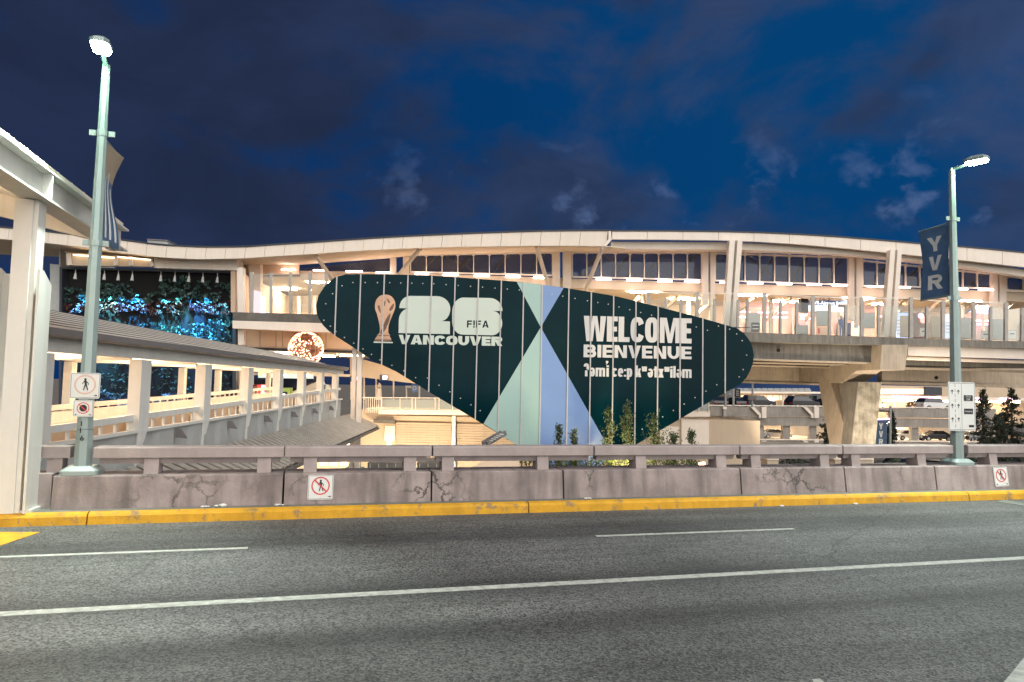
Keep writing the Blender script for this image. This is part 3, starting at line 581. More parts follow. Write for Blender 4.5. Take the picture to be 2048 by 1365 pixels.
# ------------------------------------------------------------------ covered walkway
WD = Vector((-.053, 1, 0)).normalized(); WL_ = Vector((-1, -.053, 0)).normalized()       # along, and to the left
def wk(s, l, z): return Vector((-7.49, 14, 0)) + WD * s + WL_ * l + UP * z
t = empty('covered_walkway', wk(0, 1.5, -.3), 'long white covered walkway with grey ribbed roof leading away from the barrier', 'walkway')
S0, S1 = -5.2, 21.6
prof = []
for k in range(61):
    a = k / 60; l = -.30 + a * 4.3; prof.append((l, 2.40 + .262 * min(l + .22, 2.42) - .20 * max(0, l - 2.2)))
dz = lambda s: -.0085 * max(0, s)
g = MB(); g.shell([wk(S0, l, z) for l, z in prof], [wk(S1, l, z + dz(S1)) for l, z in prof], .03); g.build('roof', 'roofgrey', t)
g = MB()
for k in range(8):
    l = -.10 + k * .315; z = 2.40 + .262 * (l + .22) + .03; g.prism([wk(S0 - .02, l - .02, z - .005), wk(S0 - .02, l + .02, z + .005), wk(S0 - .02, l + .02, z + .014), wk(S0 - .02, l - .02, z + .006)], wk(S1, l, dz(S1)) - wk(S0, l, 0))
g.build('rib_shadow', 'ribshade', t)  # dark strips painted in as the shadow lines between roof ribs
g = MB(); g.prism([wk(S0, l, z) for l, z in ((-.38, 2.27), (-.38, 2.372), (-.30, 2.376), (-.06, 2.376), (-.06, 2.30), (-.2, 2.24), (-.34, 2.24))], WD * (S1 - S0)); g.build('gutter', 'gutter', t)
for l in (-.06, 3.2): g = MB(); g.prism([wk(S0, l, z) for l, z in ((l - .06, 2.02), (l + .06, 2.02), (l + .06, 2.30), (l - .06, 2.30))], WD * (S1 - S0)); g.build('eave_beam', 'canopy', t)
for k in range(-1, 7):
    s = k * 3.34
    g = MB(); g.prism([wk(s, -.10, -.25), wk(s, .14, -.25), wk(s, .14, 2.0), wk(s, -.10, 2.0)], WD * .12); g.prism([wk(s - .03, -.115, .62), wk(s - .03, -.115, 2.0), wk(s + .40, -.115, 2.0), wk(s + .40, -.115, .62), wk(s + .18, -.115, .28), wk(s - .03, -.115, .22)], WL_ * .02); g.build('post', 'canopy', t)
    g = MB(); g.prism([wk(s, 3.1, -.25), wk(s, 3.3, -.25), wk(s, 3.3, 2.0), wk(s, 3.1, 2.0)], WD * .22); g.build('rear_post', 'canopy', t)
    g = MB(); g.prism([wk(s + .02, .15, 1.98), wk(s + .02, 3.08, 1.98), wk(s + .02, 3.08, 2.22), wk(s + .02, .15, 2.22)], WD * .10); g.build('cross_beam', 'canopy', t)
sl = lambda s: .80 + .02 * s
for l, nm in ((.02, 'near'), (3.05, 'far')):
    g = MB(); g.prism([wk(S0, l - .03, sl(S0) - .02), wk(S0, l + .08, sl(S0) - .02), wk(S0, l + .08, sl(S0) + .10), wk(S0, l - .03, sl(S0) + .10)], wk(S1, l, sl(S1)) - wk(S0, l, sl(S0))); g.build('handrail', 'canopy', t)
    g = MB(); g.prism([wk(S0, l + .01, .26), wk(S0, l + .06, .26), wk(S0, l + .06, .42 if l < 1 else .70), wk(S0, l + .01, .42 if l < 1 else .70)], wk(S1, l, .62) - wk(S0, l, .26)); g.build('lower_rail', 'canopy', t)
    for q in range(50):
        s = S0 + .4 + .52 * q; g = MB(); g.prism([wk(s, l + .015, .3), wk(s, l + .05, .3), wk(s, l + .05, sl(s) - .02), wk(s, l + .015, sl(s) - .02)], WD * .07); g.build('baluster', 'canopy', t)
g = MB(); g.prism([wk(S0, .30, .2), wk(S0, .34, .2), wk(S0, .34, .80), wk(S0, .30, .80)], wk(S1, .30, .2 + .36) - wk(S0, .30, .2)); g.build('lit_gap_panel', 'peach', t)  # peach panel added so the gaps look lit from inside
g = MB(); g.shell([wk(S0, .0, -.30), wk(S0, 3.2, -.30)], [wk(S1, .0, -.1), wk(S1, 3.2, -.1)], .12); g.build('floor', 'beige', t)
g = MB(); n = 120
A = [wk(S0 + (S1 - S0) * i / n, -.02 - (.05 if (i // 4) % 2 else 0), -.9) for i in range(n + 1)]; B = [wk(S0 + (S1 - S0) * i / n, -.02 - (.05 if (i // 4) % 2 else 0), .52 + .008 * i / n * 26) for i in range(n + 1)]; g.loft(A, B); g.loft([p + WL_ * .03 for p in A], [p + WL_ * .03 for p in B]); g.build('side_cladding', 'lightgrey', t)
g = MB(); g.prism([wk(S0, -.12, .50), wk(S0, .0, .50), wk(S0, .0, .56), wk(S0, -.12, .56)], wk(S1, 0, .73) - wk(S0, 0, .50)); g.build('cladding_cap', 'canopy', t)
for k in range(9): s = -3.6 + 3.0 * k; MB().prism([wk(s, 1.4, 2.44), wk(s, 1.65, 2.44), wk(s, 1.65, 2.50), wk(s, 1.4, 2.50)], WD * 1.3).build('light_strip', 'e_warm', t)
for k in range(6):
    s = 1.8 + 3.34 * k; h_ = empty_ = None
    g = MB(); g.prism([wk(s, -.09, .52), wk(s, -.09, .32), wk(s, -.34, .30), wk(s, -.20, .50)], WD * .06); g.build('wall_lamp', 'gutter', t)
# corrugated lower awning beside the walkway
t = empty('corrugated_awning', wk(8, -.6, -.5), 'low corrugated sheet awning along the foot of the covered walkway', 'awning')
g = MB(); n = 260; a0, a1 = -3.0, 24.5
def aw(s): return -.16 if s < 0 else -.16 - .004 * s
A = [wk(a0 + (a1 - a0) * i / n, -.14, aw(0) + .045 * math.sin(i * math.pi / 2)) for i in range(n + 1)]; B = [wk(a0 + (a1 - a0) * i / n, -1.55, -.80 + .045 * math.sin(i * math.pi / 2)) for i in range(n + 1)]; g.shell(A, B, .012); g.build('corrugated_sheet', 'ribshade', t)  # sheet coloured dark to put shade into the grooves between paler ribs
g = MB()
for k in range(66): s = a0 + .42 * k; g.prism([wk(s, -.14, -.105), wk(s + .26, -.14, -.105), wk(s + .26, -1.58, -.755), wk(s, -1.58, -.755)], UP * .03)
g.build('sheet_rib', 'awnsheet', t)
g = MB(); g.prism([wk(a0, -1.62, -.92), wk(a0, -1.50, -.92), wk(a0, -1.50, -.82), wk(a0, -1.62, -.82)], WD * (a1 - a0)); g.build('edge_rail', 'concrete', t)
for k in range(9): g = MB(); s = -2 + 3.2 * k; g.bar(wk(s, -.2, -.3), wk(s, -1.5, -.9), .08, .10); g.build('bracket', 'concrete_warm', t)

# ------------------------------------------------------------------ big billboard
D0 = 36.0
bo = pp(1150, 960, D0)
BB = empty('billboard', bo, 'huge dark teal leaf shaped welcome billboard with white lettering and a pale hourglass', 'billboard')
BN = Vector((SL, -1, 0)).normalized()
def fb(u, w, f=0.): return Vector((0, D0, 0)) + SE * u + UP * w + BN * f
def bu_(x, y): p = pp(x, y, D0) - Vector((0, D0, 0)); return (p.dot(SE), p.z)
outl = [(692, 548.6), (766, 549), (855, 551), (955, 558), (1033, 563.5), (1130, 576), (1184, 585), (1228, 592), (1317, 614), (1407, 637.5), (1474, 657), (1488, 667), (1499, 681), (1505, 695), (1508, 711), (1506, 726), (1501, 741), (1493, 756), (1480, 769), (1464, 778), (1448, 787), (1316, 864), (1195, 935), (1165, 946), (1135, 946), (1108, 938), (1027, 886), (930, 827), (864, 788), (793, 744), (745, 721), (711, 698), (674, 674.4), (657, 662), (646, 651), (637, 637), (633, 624), (632, 611), (637, 591), (651, 571), (670, 555)]
O2 = [bu_(*p) for p in outl]
def clip(poly, a, keep_gt):
    out = []
    for i in range(len(poly)):
        p, q = poly[i], poly[(i + 1) % len(poly)]; ip = (p[0] > a) == keep_gt; iq = (q[0] > a) == keep_gt
        if ip: out.append(p)
        if ip != iq: s = (a - p[0]) / (q[0] - p[0]); out.append((a, p[1] + s * (q[1] - p[1])))
    return out
seams = [bu_(x, 690)[0] for x in (669, 717, 764.5, 812, 860, 907, 954, 1000, 1045, 1082.5, 1136, 1181, 1226, 1271, 1315.5, 1360, 1405, 1450)]
us = [min(p[0] for p in O2) - 1] + seams + [max(p[0] for p in O2) + 1]
for a, b in zip(us[:-1], us[1:]):
    pl = clip(clip(O2, a + .012, True), b - .012, False)
    if len(pl) > 2: MB().prism([fb(u, w, 0) for u, w in pl], -BN * .10).build('panel', 'teal', BB)
for s in seams:
    pl = clip(clip(O2, s - .03, True), s + .03, False); ws_ = [w for u, w in pl]
    MB().prism([fb(s - .03, min(ws_), .0), fb(s + .03, min(ws_), .0), fb(s + .03, max(ws_), .0), fb(s - .03, max(ws_), .0)], BN * .05).build('seam_strip', 'seam', BB)
MB().prism([fb(u, w, -.11) for u, w in [((u - .8) * .985 + .8, (w - 3) * .975 + 3) for u, w in O2]], -BN * .25).build('backing', 'postgrey', BB)
# thin horizontal joints of the print
for y0, y1, xa, xb in ((650, 655, 650, 1500), (743, 752, 800, 1480)):
    MB().prism([fb(*bu_(xa, y0), .0), fb(*bu_(xb, y1), .0), fb(*bu_(xb, y1 + 1.2), .0), fb(*bu_(xa, y0 + 1.2), .0)], BN * .003).build('print_joint', 'teal', BB)
def shape(px, name, m, f=.006): return MB().poly([fb(*bu_(x, y), f) for x, y in px]).build(name, m, BB, recalc=False)
shape([(1033.3, 564), (1083.5, 569.8), (1081.5, 655)], 'mint_triangle', 'mint'); shape([(1083.5, 569.8), (1127.5, 576), (1081.5, 655)], 'blue_triangle', 'blue')
shape([(1081.5, 655), (1077.5, 918), (967, 848)], 'mint_triangle', 'mint'); shape([(1081.5, 655), (1228, 915), (1190, 936), (1165, 945.5), (1135, 945.5), (1109, 938), (1077.5, 918)], 'blue_triangle', 'blue')
Z = lambda pts: [(700 + x / 6.4, 560 + y / 6.4) for x, y in pts]
def curve(pts, n=3):
    out = []; N = len(pts)
    for i in range(N):
        p0, p1, p2, p3 = (Vector(pts[(i + k) % N]) for k in (-1, 0, 1, 2))
        for k in range(n): s = k / n; out.append(tuple(.5 * ((2 * p1) + (p2 - p0) * s + (2 * p0 - 5 * p1 + 4 * p2 - p3) * s * s + (3 * p1 - p0 - 3 * p2 + p3) * s ** 3)))
    return out
def arc(x0, y0, x1, y1, cx, cy, n=8):            # quarter ellipse from one point to the next
    out = []
    for i in range(n + 1):
        a = math.pi / 2 * i / n; out.append((cx + (x0 - cx) * math.cos(a) + (x1 - cx) * math.sin(a), cy + (y0 - cy) * math.cos(a) + (y1 - cy) * math.sin(a)))
    return out
two = arc(632, 362, 770, 207, 770, 362) + [(1110, 210)] + arc(1110, 210, 1284, 370, 1110, 370) + arc(1284, 370, 1165, 528, 1165, 370) + [(1280, 535), (1278, 696), (622, 682), (625, 520)] + arc(625, 520, 755, 368, 755, 520)
six = arc(1308, 410, 1450, 228, 1450, 410) + [(1790, 234)] + arc(1790, 234, 1952, 400, 1790, 400) + [(1830, 398)] + arc(1830, 400, 1948, 560, 1830, 560) + arc(1948, 560, 1815, 711, 1815, 560) + [(1440, 702)] + arc(1440, 702, 1308, 540, 1440, 540)
shape(Z(two), 'numeral', 'sage'); shape(Z(six), 'numeral', 'sage')
shape(curve(Z([(320, 330), (335, 262), (382, 208), (450, 190), (520, 206), (567, 260), (581, 320), (574, 375), (545, 450), (512, 530), (492, 600), (492, 680), (505, 715), (350, 715), (378, 680), (382, 610), (368, 530), (345, 440), (325, 385)])), 'emblem', 'trophy')
shape(Z([(350, 716), (505, 718), (530, 765), (318, 760)]), 'emblem_base', 'trophy'); shape(Z([(318, 761), (530, 766), (534, 790), (313, 786)]), 'emblem_base_band', 'trophydk'); shape(Z([(304, 790), (547, 796), (547, 812), (302, 806)]), 'emblem_base', 'sage')
for q in ([(430, 290), (455, 270), (448, 330), (420, 350)], [(480, 470), (520, 430), (505, 520), (470, 600), (415, 640), (430, 570)], [(395, 640), (470, 605), (440, 660), (395, 700)], [(350, 340), (380, 330), (395, 430), (372, 400)], [(530, 330), (565, 300), (555, 360), (520, 400), (500, 380)], [(360, 706), (502, 709), (502, 718), (356, 716)], [(470, 240), (500, 262), (515, 300), (490, 290)]): shape(curve(Z(q), 2), 'emblem_shade', 'trophydk', .0085)
def wordbox(text, x0, y0b, y0t, x1, y1b, m, t, b, widths, gap, name):
    u0, w0 = bu_(x0, y0b); _, w1 = bu_(x0, y0t); u1, w2 = bu_(x1, y1b); g = MB(); word(g, text, fb, u0, u1, w0, w1, t, b, widths, gap, w2 - w0, base=.007); g.build(name, m, BB, recalc=False)
wordbox('VANCOUVER', 797, 688.5, 670, 1004, 692.5, 'sage', .36, .27, {'*': 1.0, 'A': 1.05, 'V': 1.05, 'O': 1.05, 'E': .82}, .06, 'wording')
wordbox('F!FA', 933.8, 655.5, 641.3, 977.3, 655.9, 'teal', .19, .2, {'*': .62, '!': .19, 'A': .8}, .16, 'wording')
wordbox('WELCOME', 1167, 682.5, 632, 1383, 687.5, 'greyprint', .20, .19, {'*': .40, 'W': .80, 'M': .74, 'C': .49, 'O': .50, 'L': .40, 'E': .385}, .035, 'wording')
wordbox('BIENVENUE', 1167, 714.8, 689.5, 1383, 719, 'greyprint', .285, .21, {'*': .95, 'I': .285, 'E': .80}, .10, 'wording')
wordbox('ʔəm,i ce:p kʷətxʷiləm', 1167, 753, 729.5, 1383, 756.5, 'greyprint', .21, .16, {'*': .46, 'm': .82, ',': .001, 'i': .21, 'l': .21, ':': .2, ' ': .16, 'ʷ': .46, 't': .36, 'x': .46, 'k': .50}, .055, 'wording')
dots = []
for (x0, y0), (x1, y1) in zip(outl, outl[1:] + outl[:1]):
    L = math.hypot(x1 - x0, y1 - y0)
    dots += [(x0 + (x1 - x0) * k / max(1, round(L / 24)), y0 + (y1 - y0) * k / max(1, round(L / 24))) for k in range(max(1, round(L / 24)))]
last = None
for x, y in dots:
    if y > 900 or 1028 < x < 1240 and y > 840: continue
    cx, cy = 1090, 705; L = math.hypot(x - cx, y - cy); k = 1 - 15 / L; x, y = cx + (x - cx) * k, cy + (y - cy) * (1 - 17 / max(60, abs(y - cy)) if abs(y - cy) > 60 else k)
    if last and math.hypot(x - last[0], y - last[1]) < 15: continue
    last = (x, y); u, w = bu_(x, y)
    MB().prism([fb(u + .032 * math.cos(a), w + .032 * math.sin(a), 0) for a in [2 * math.pi * q / 8 for q in range(8)]], BN * .03).build('bolt', 'seam', BB)
# twin steel column standing just in front of the panel's lower left edge, carrying it
g = MB(); g.pslab([(716, 696), (724, 700), (718, 960), (708, 960)], 36.4, .35); g.pslab([(705, 694), (713, 696), (706, 960), (697, 960)], 36.55, .35)
tag(g.build('steel_column', 'cream'), 'tall twin steel column reaching up behind the lower left edge of the billboard', 'column')

# ================================================================== STATION
ST = empty('station_building', pp(1100, 665, 50), 'long cream airport station with curved roof and glazed platform, lit from within', 'station')
fT = [(-60, 450), (0, 456), (60, 461), (120, 468), (180, 474), (240, 481), (320, 492), (400, 496), (490, 495.5), (552, 491), (620, 487), (674, 483), (740, 478.5), (820, 474), (928, 469), (1000, 466.5), (1076, 464), (1150, 463), (1222, 463)]
fB = [(-60, 473), (0, 478), (60, 483), (120, 489), (180, 496), (240, 505), (320, 515), (400, 519), (490, 517), (552, 513), (620, 509), (674, 505), (740, 501), (820, 497), (928, 494), (1000, 493), (1076, 492), (1150, 492), (1210, 493)]
def interp(pl, x):
    for (a, b), (c, d) in zip(pl, pl[1:]):
        if a <= x <= c: return b + (d - b) * (x - a) / (c - a)
    return pl[0][1] if x < pl[0][0] else pl[-1][1]
xs = [-60 + 39.4 * k for k in range(33)]; xs[-1] = 1216
for a, b in zip(xs[:-1], xs[1:]):
    mid = (a + b) / 2; a_, b_ = a + .35, b - .35
    MB().pslab([(a_, interp(fT, a_)), (mid, interp(fT, mid)), (b_, interp(fT, b_)), (b_ - 3, interp(fB, b_)), (mid - 3, interp(fB, mid)), (a_ - 3, interp(fB, a_))], 42.0, .15).build('fascia_panel', 'fascia', ST)
g = MB(); T = [(x, interp(fT, x) - 2.6) for x in range(-60, 1223, 40)] + [(1222, 460.5)]; Bt = [(x, interp(fT, x) - .6) for x in range(-60, 1223, 40)] + [(1222, 462.4)]
g.pslab(T + Bt[::-1], 41.95, .35)
A = [pp(x, y + 1.0, 42.3) for x, y in Bt]; B = [p + SN * 5.6 + UP * .35 for p in A]; g.shell(A, B, .12); g.build('roof', 'roofdark', ST)
g = MB(); g.pslab([(1222, 463), (1223.5, 480), (1211, 494), (1208, 492), (1217, 478), (1217, 463)], 41.9, .3); g.build('fascia_end', 'cream', ST)
rT = [(1222, 463.5), (1330, 463.5), (1448, 465), (1524, 467), (1600, 470.5), (1680, 475.5), (1750, 481), (1830, 488), (1900, 493), (1980, 500), (2060, 508), (2160, 518)]
rB = [(1222, 479), (1330, 479.5), (1448, 481), (1524, 484), (1600, 489), (1680, 496), (1750, 503), (1830, 511), (1900, 518), (1980, 527), (2060, 536), (2160, 548)]
for a, b in zip(range(1224, 2150, 71), range(1295, 2221, 71)):
    b = min(b, 2160); xx = [a + .4 + (b - a - .8) * k / 4 for k in range(5)]
    MB().pslab([(x, interp(rT, x)) for x in xx] + [(x, interp(rB, x)) for x in reversed(xx)], 44, .2).build('roof_edge', 'cream', ST)
g = MB(); g.pslab([(x, y - 2.2) for x, y in rT] + [(x, y - .5) for x, y in rT[::-1]], 43.95, .3); A = [pp(x, y + .5, 44.2) for x, y in rT]; g.shell(A, [p + SN * 3.7 + UP * .3 for p in A], .12); g.build('roof', 'roofdark', ST)
mB = [(1222, 484), (1459, 485), (1485, 485.5), (1600, 490), (1782, 501), (1917, 517), (2046, 539), (2160, 560)]
g = MB(); g.pslab(mB + [(x, y + 14.5) for x, y in mB[::-1]], 44.6, .5); g.build('ridge_beam', 'fascia', ST)
wT = [(-60, 508), (300, 522), (470, 531), (600, 531), (779, 518), (821, 511.5), (1105, 505.5), (1404, 505.5), (1590, 509), (1700, 515), (1850, 531), (1984, 548), (2060, 557), (2160, 568)]
def fbot(x): return interp(fB, x) if x <= 1210 else interp(mB, x) + 14
g = MB(); X = list(range(-60, 2161, 60)); g.shell([pp(x, fbot(x), 42.4 if x < 1215 else 45.0) for x in X], [pp(x, interp(wT, x) - 1, 46.9) for x in X], .05); g.build('soffit', 'ceiling', ST)
# clerestory windows
def window(x0, x1, yt0, yt1, yb0, yb1, nm):
    g = MB(); yt = lambda x: yt0 + (yt1 - yt0) * (x - x0) / (x1 - x0); yb = lambda x: yb0 + (yb1 - yb0) * (x - x0) / (x1 - x0)
    for k in range(nm + 1):
        x = x0 + (x1 - x0) * k / nm; g.pslab([(x - .8, yt(x) - 2), (x + .8, yt(x) - 2), (x + .8, yb(x) + 1), (x - .8, yb(x) + 1)], 46.85, .14)
        g.pslab([(x - 3, yt(x) - 4), (x + 3, yt(x) - 4), (x + 3, yt(x) + 2), (x - 3, yt(x) + 2)], 46.80, .05)
    g.pslab([(x0, yt0 - 3), (x1, yt1 - 3), (x1, yt1), (x0, yt0)], 46.86, .1); g.pslab([(x0, yb0 - 1.2), (x1, yb1 - 1.2), (x1, yb1 + 1.5), (x0, yb0 + 1.5)], 46.83, .1)
    w = g.build('clerestory_window', 'mull', ST)
    MB().pslab([(x0, yt0), (x1, yt1), (x1, yb1), (x0, yb0)], 47.0, .03).build('pane', 'nightglass', w)
    for k in range(max(2, nm // 2)):
        x = x0 + (x1 - x0) * (k + .35) / max(2, nm // 2); P = [pp(x + 30 * q ** 1.6, yb(x) + (yt(x) - yb(x)) * q, 47.3 + q) for q in (0, .25, .5, .75, 1)]; MB().tube(P, .11, 6).build('truss_bar', 'trussgrey', ST)
        if k % 3 == 1: MB().tube([pp(x - 25, yt(x) + 3, 48.2), pp(x + 34, yb(x) - 4, 47.8)], .08, 6).build('truss_bar', 'trussgrey', ST)
window(821, 1105, 512, 507, 544, 551, 9); window(1145, 1404, 507, 507.5, 554, 560, 9); window(1431, 1698, 508.5, 517, 561, 570, 9); window(1726, 1984, 523, 550, 572, 577, 9); window(2014, 2150, 555, 570, 580, 586, 4)
g = MB(); g.pslab([(598, 538.5), (779, 519.5), (779, 545), (640, 541)], 47, .03); g.build('triangular_pane', 'nightglass', ST)
for x0, x1, y0, y1 in ((780, 792, 516, 560), (806, 818, 513, 560), (1106, 1120, 504, 600), (1126, 1143, 504, 600), (1405, 1417, 504, 610), (1421, 1430, 504, 610), (1699, 1709, 513, 640), (1713, 1725, 514, 650), (1985, 1996, 546, 660), (2000, 2013, 548, 660)):
    MB().pslab([(x0, y0), (x1, y0), (x1, y1), (x0, y1)], 46.7, .35).build('window_column', 'cream', ST)
def tilt_col(xt0, xt1, yt, xb0, xb1, yb):
    m0, m1 = (xt1 - xt0), (xb1 - xb0)
    g = MB(); g.pslab([(xt0, yt), (xt0 + m0 * .42, yt), (xb0 + m1 * .42, yb), (xb0, yb)], 43.5, .4); g.pslab([(xt0 + m0 * .62, yt), (xt1, yt), (xb1, yb), (xb0 + m1 * .62, yb)], 43.5, .4); g.build('raking_column', 'cream', ST)
    MB().pslab([(xt0 + m0 * .44, yt), (xt0 + m0 * .60, yt), (xb0 + m1 * .60, yb), (xb0 + m1 * .44, yb)], 43.75, .1).build('column_web', 'postgrey', ST)
tilt_col(1459.5, 1485, 481, 1447, 1471, 668); tilt_col(1781, 1804, 500, 1767, 1792, 676)
for a, b in (((632, 512), (664, 558)), ((840, 498), (797, 551)), ((1073, 493), (1097, 573)), ((1205, 496), (1171, 580))): MB().tube([pp(*a, 42.6), pp(*b, 45.5)], .13, 10).build('strut', 'cream', ST)
# beams, ceiling, rear wall
MB().pslab([(474, 526), (598, 527), (598, 549), (474, 550)], 47.05, .2).build('gable_wall', 'peach', ST)
lB = [(470, 548), (600, 546), (779, 549), (1105, 560), (1404, 570), (1700, 578), (1984, 586), (2160, 592)]
g = MB(); g.pslab([(x, y - 4) for x, y in lB[1:]] + [(x, y + 15) for x, y in lB[:0:-1]], 47.3, .3); g.build('ceiling_beam', 'ceiling', ST)
A = [pp(x, y + 8, 47.7) for x, y in lB]; g = MB(); g.shell(A, [p + SN * 10.5 for p in A], .1); g.build('platform_ceiling', 'ceiling', ST)
g = MB(); g.prism([pp(466, 560, 57.5), pp(2200, 585, 57.5), pp(2200, 706, 57.5), pp(466, 706, 57.5)], SN * .2); g.build('rear_wall', 'ceiling', ST)
for k in range(22):
    x = 1190 + 43 * k + (k * 37 % 17); w_ = 3 + (k * 7) % 6; MB().pslab([(x, 575), (x + w_, 575), (x + w_, 690), (x, 690)], 56.2 - (k % 3) * 2.2, .3).build('inner_column', ('cream', 'peach', 'postgrey')[k % 3], ST)
for k in range(12):
    x = 1230 + 76 * k; MB().bar(pp(x, 640, 56), pp(x + 48, 596, 50), .12, .3).build('stair_stringer', ('cream', 'beige')[k % 2], ST)
for k in range(10):
    x = 1215 + 92 * k; MB().pslab([(x, 646), (x + 22 + k * 5 % 14, 646), (x + 22 + k * 5 % 14, 690), (x, 690)], 57.2, .1).build('rear_door', ('postgrey', 'navy', 'lightgrey', 'beige')[k % 4], ST)
g = MB(); g.prism([pp(470, 540, 43.4), pp(470, 625, 43.4), pp(470, 625, 43.4) + SN * 14, pp(470, 540, 43.4) + SN * 14], SE * -.25); g.build('end_wall', 'peach', ST)
g = MB(); g.pslab([(474, 536), (486, 535), (488, 690), (476, 690)], 42.5, .5); g.build('end_column', 'cream', ST)
g = MB(); g.pslab([(498, 530), (521, 529), (521, 625), (498, 625)], 44.5, .5); g.build('end_column', 'peach', ST)
for x in (535, 567, 598, 629): MB().pslab([(x - 2.5, 592), (x + 2.5, 592), (x + 2.5, 640), (x - 2.5, 640)], 55, .3).build('rear_column', 'cream', ST)
g = MB(); g.pslab([(470, 566), (640, 566), (640, 558), (470, 556)], 52, .2); g.build('cross_beam', 'ceiling', ST)
for k in range(5): MB().pslab([(521 + 24 * k, 604 + 5 * (k % 2)), (541 + 24 * k, 604 + 5 * (k % 2)), (541 + 24 * k, 607 + 5 * (k % 2)), (521 + 24 * k, 607 + 5 * (k % 2))], 56.8, .1).build('wall_louvre', 'cream', ST)
# light tubes under the windows
for x0, x1, y in ((563, 590, 539.5), (626.5, 647, 541), (692, 724, 543), (752, 779, 545.5), (830, 857, 548), (886, 916, 550), (948, 979, 552), (1011, 1041, 554), (1067, 1089, 556), (1193, 1222, 559), (1254, 1284, 561), (1316, 1344, 562.8), (1370, 1399.5, 564), (1441, 1453, 565.5), (1496, 1526, 567), (1556, 1584, 568.3), (1615, 1643, 569.5), (1666, 1695, 570.5), (1737, 1767, 573.5), (1797, 1821, 575), (1914, 1936, 578.5), (1959, 1987, 580)):
    MB().pslab([(x0, y - 1.5), (x1, y - 1.2), (x1, y + 1.4), (x0, y + 1.1)], 46.4, .12).build('light_tube', 'e_tube', ST)
for k in range(15):
    x = 520 + 112 * k; c = pp(x, interp(lB, x) + 8, 47.7) + SN * (2.2 if k % 2 else 5.4) - UP * .06
    MB().frame(c, SE, SN, UP, 2.2, .35, .06).build('ceiling_light', 'e_ceil', ST)
for x0, x1, y in ((1478, 1500, 624), (1478, 1494, 634.5), (1516, 1575, 625.5), (1534, 1575, 635), (1601, 1640, 631), (1601, 1633, 637.5), (1677, 1700, 633), (1676, 1702, 639), (1751, 1764, 633), (1752, 1764, 640), (1954, 1978, 642), (1955, 1976, 649)):
    MB().pslab([(x0, y - 1.1), (x1, y - .8), (x1, y + 1), (x0, y + .8)], 56.6, .1).build('neon_strip', 'e_pink', ST)
# dark upper bits at the far left end, above the green wall
g = MB(); g.pslab([(132, 505), (305, 519), (305, 534), (132, 531)], 43.2, .3); g.build('louvre_panel', 'beige', ST)
for a, b in (((137, 508), (140, 531)), ((232, 512), (232, 531)), ((262, 514), (262, 532)), ((300, 520), (306, 533))): MB().bar(pp(*a, 43.1), pp(*b, 43.1), .22, .12, SN).build('frame_post', 'cream', ST)
for x0, x1, y0 in ((146, 228, 509), (236, 300, 513)): MB().pslab([(x0, y0), (x1, y0 + 6), (x1, y0 + 8), (x0, y0 + 2)], 43.0, .1).build('lit_head', emit('lit_head_strip', (1, .74, .46), 2.2), ST)
MB().pslab([(308, 517), (474, 518), (474, 541), (308, 536)], 43.2, 1.2).build('box_beam', 'cream', ST)
MB().pslab([(38, 496), (50, 497), (50, 640), (38, 640)], 43.2, .3).build('glazed_end', 'darkglass', ST)
MB().pslab([(118, 500), (121, 500), (119, 640), (100, 640), (100, 528), (118, 530)], 44.2, 8).build('end_block', 'lightgrey', ST)
# left floor slab with its own screen posts
g = MB(); g.pslab([(465.5, 624.5), (700, 631), (700, 648), (467, 641)], 42, 14); g.build('floor_slab', 'darkband', ST)
g = MB(); g.pslab([(465, 641.6), (720, 649), (720, 668), (465, 657)], 41.95, .5); g.build('slab_fascia', 'cream', ST)
# lower storey left
MB().pslab([(478, 658), (720, 665), (720, 702), (478, 694)], 45, .3).build('lower_wall', 'peach', ST)
MB().pslab([(478, 694.5), (720, 702.5), (720, 707), (478, 699)], 44.9, .3).build('dark_joint', 'roofdark', ST)
for x in (493, 520, 552, 565, 652): MB().pslab([(x - .5, 662), (x + .5, 662), (x + .5, 695), (x - .5, 695)], 44.95, .04).build('panel_joint', 'postgrey', ST)
A = [pp(x, y, 45.3) for x, y in ((478, 697), (900, 712))]; g = MB(); g.shell(A, [p + SN * 12 for p in A], .1); g.build('lower_ceiling', 'ceiling', ST)
MB().pslab([(700, 712), (800, 740), (850, 770), (700, 752)], 46.5, .3).build('lower_beam', 'beige', ST)
MB().pslab([(480, 745), (860, 752), (860, 757), (480, 750)], 47.5, .3).build('lower_lintel', 'cream', ST)
for k, x in enumerate((520, 600, 680, 760)): MB().frame(pp(x, 698 + k * 3, 45.3) + SN * (4.5 + k % 2 * 3) - UP * .08, SE, SN, UP, 1.6, .3, .05).build('ceiling_light', 'e_ceil', ST)
g = MB(); g.pslab([(440, 735), (505, 737), (505, 800), (440, 800)], 52, .3); g.build('lower_rear_wall', 'peach', ST)
g = MB(); g.pslab([(505, 758), (640, 758), (640, 800), (505, 800)], 56, .3); g.build('dark_glazing', 'darkglass', ST)
for x in (702, 728, 752, 787): MB().pslab([(x - 1.3, 750), (x + 1.3, 750), (x + 1.3, 800), (x - 1.3, 800)], 48, .12).build('slim_column', 'cream', ST)

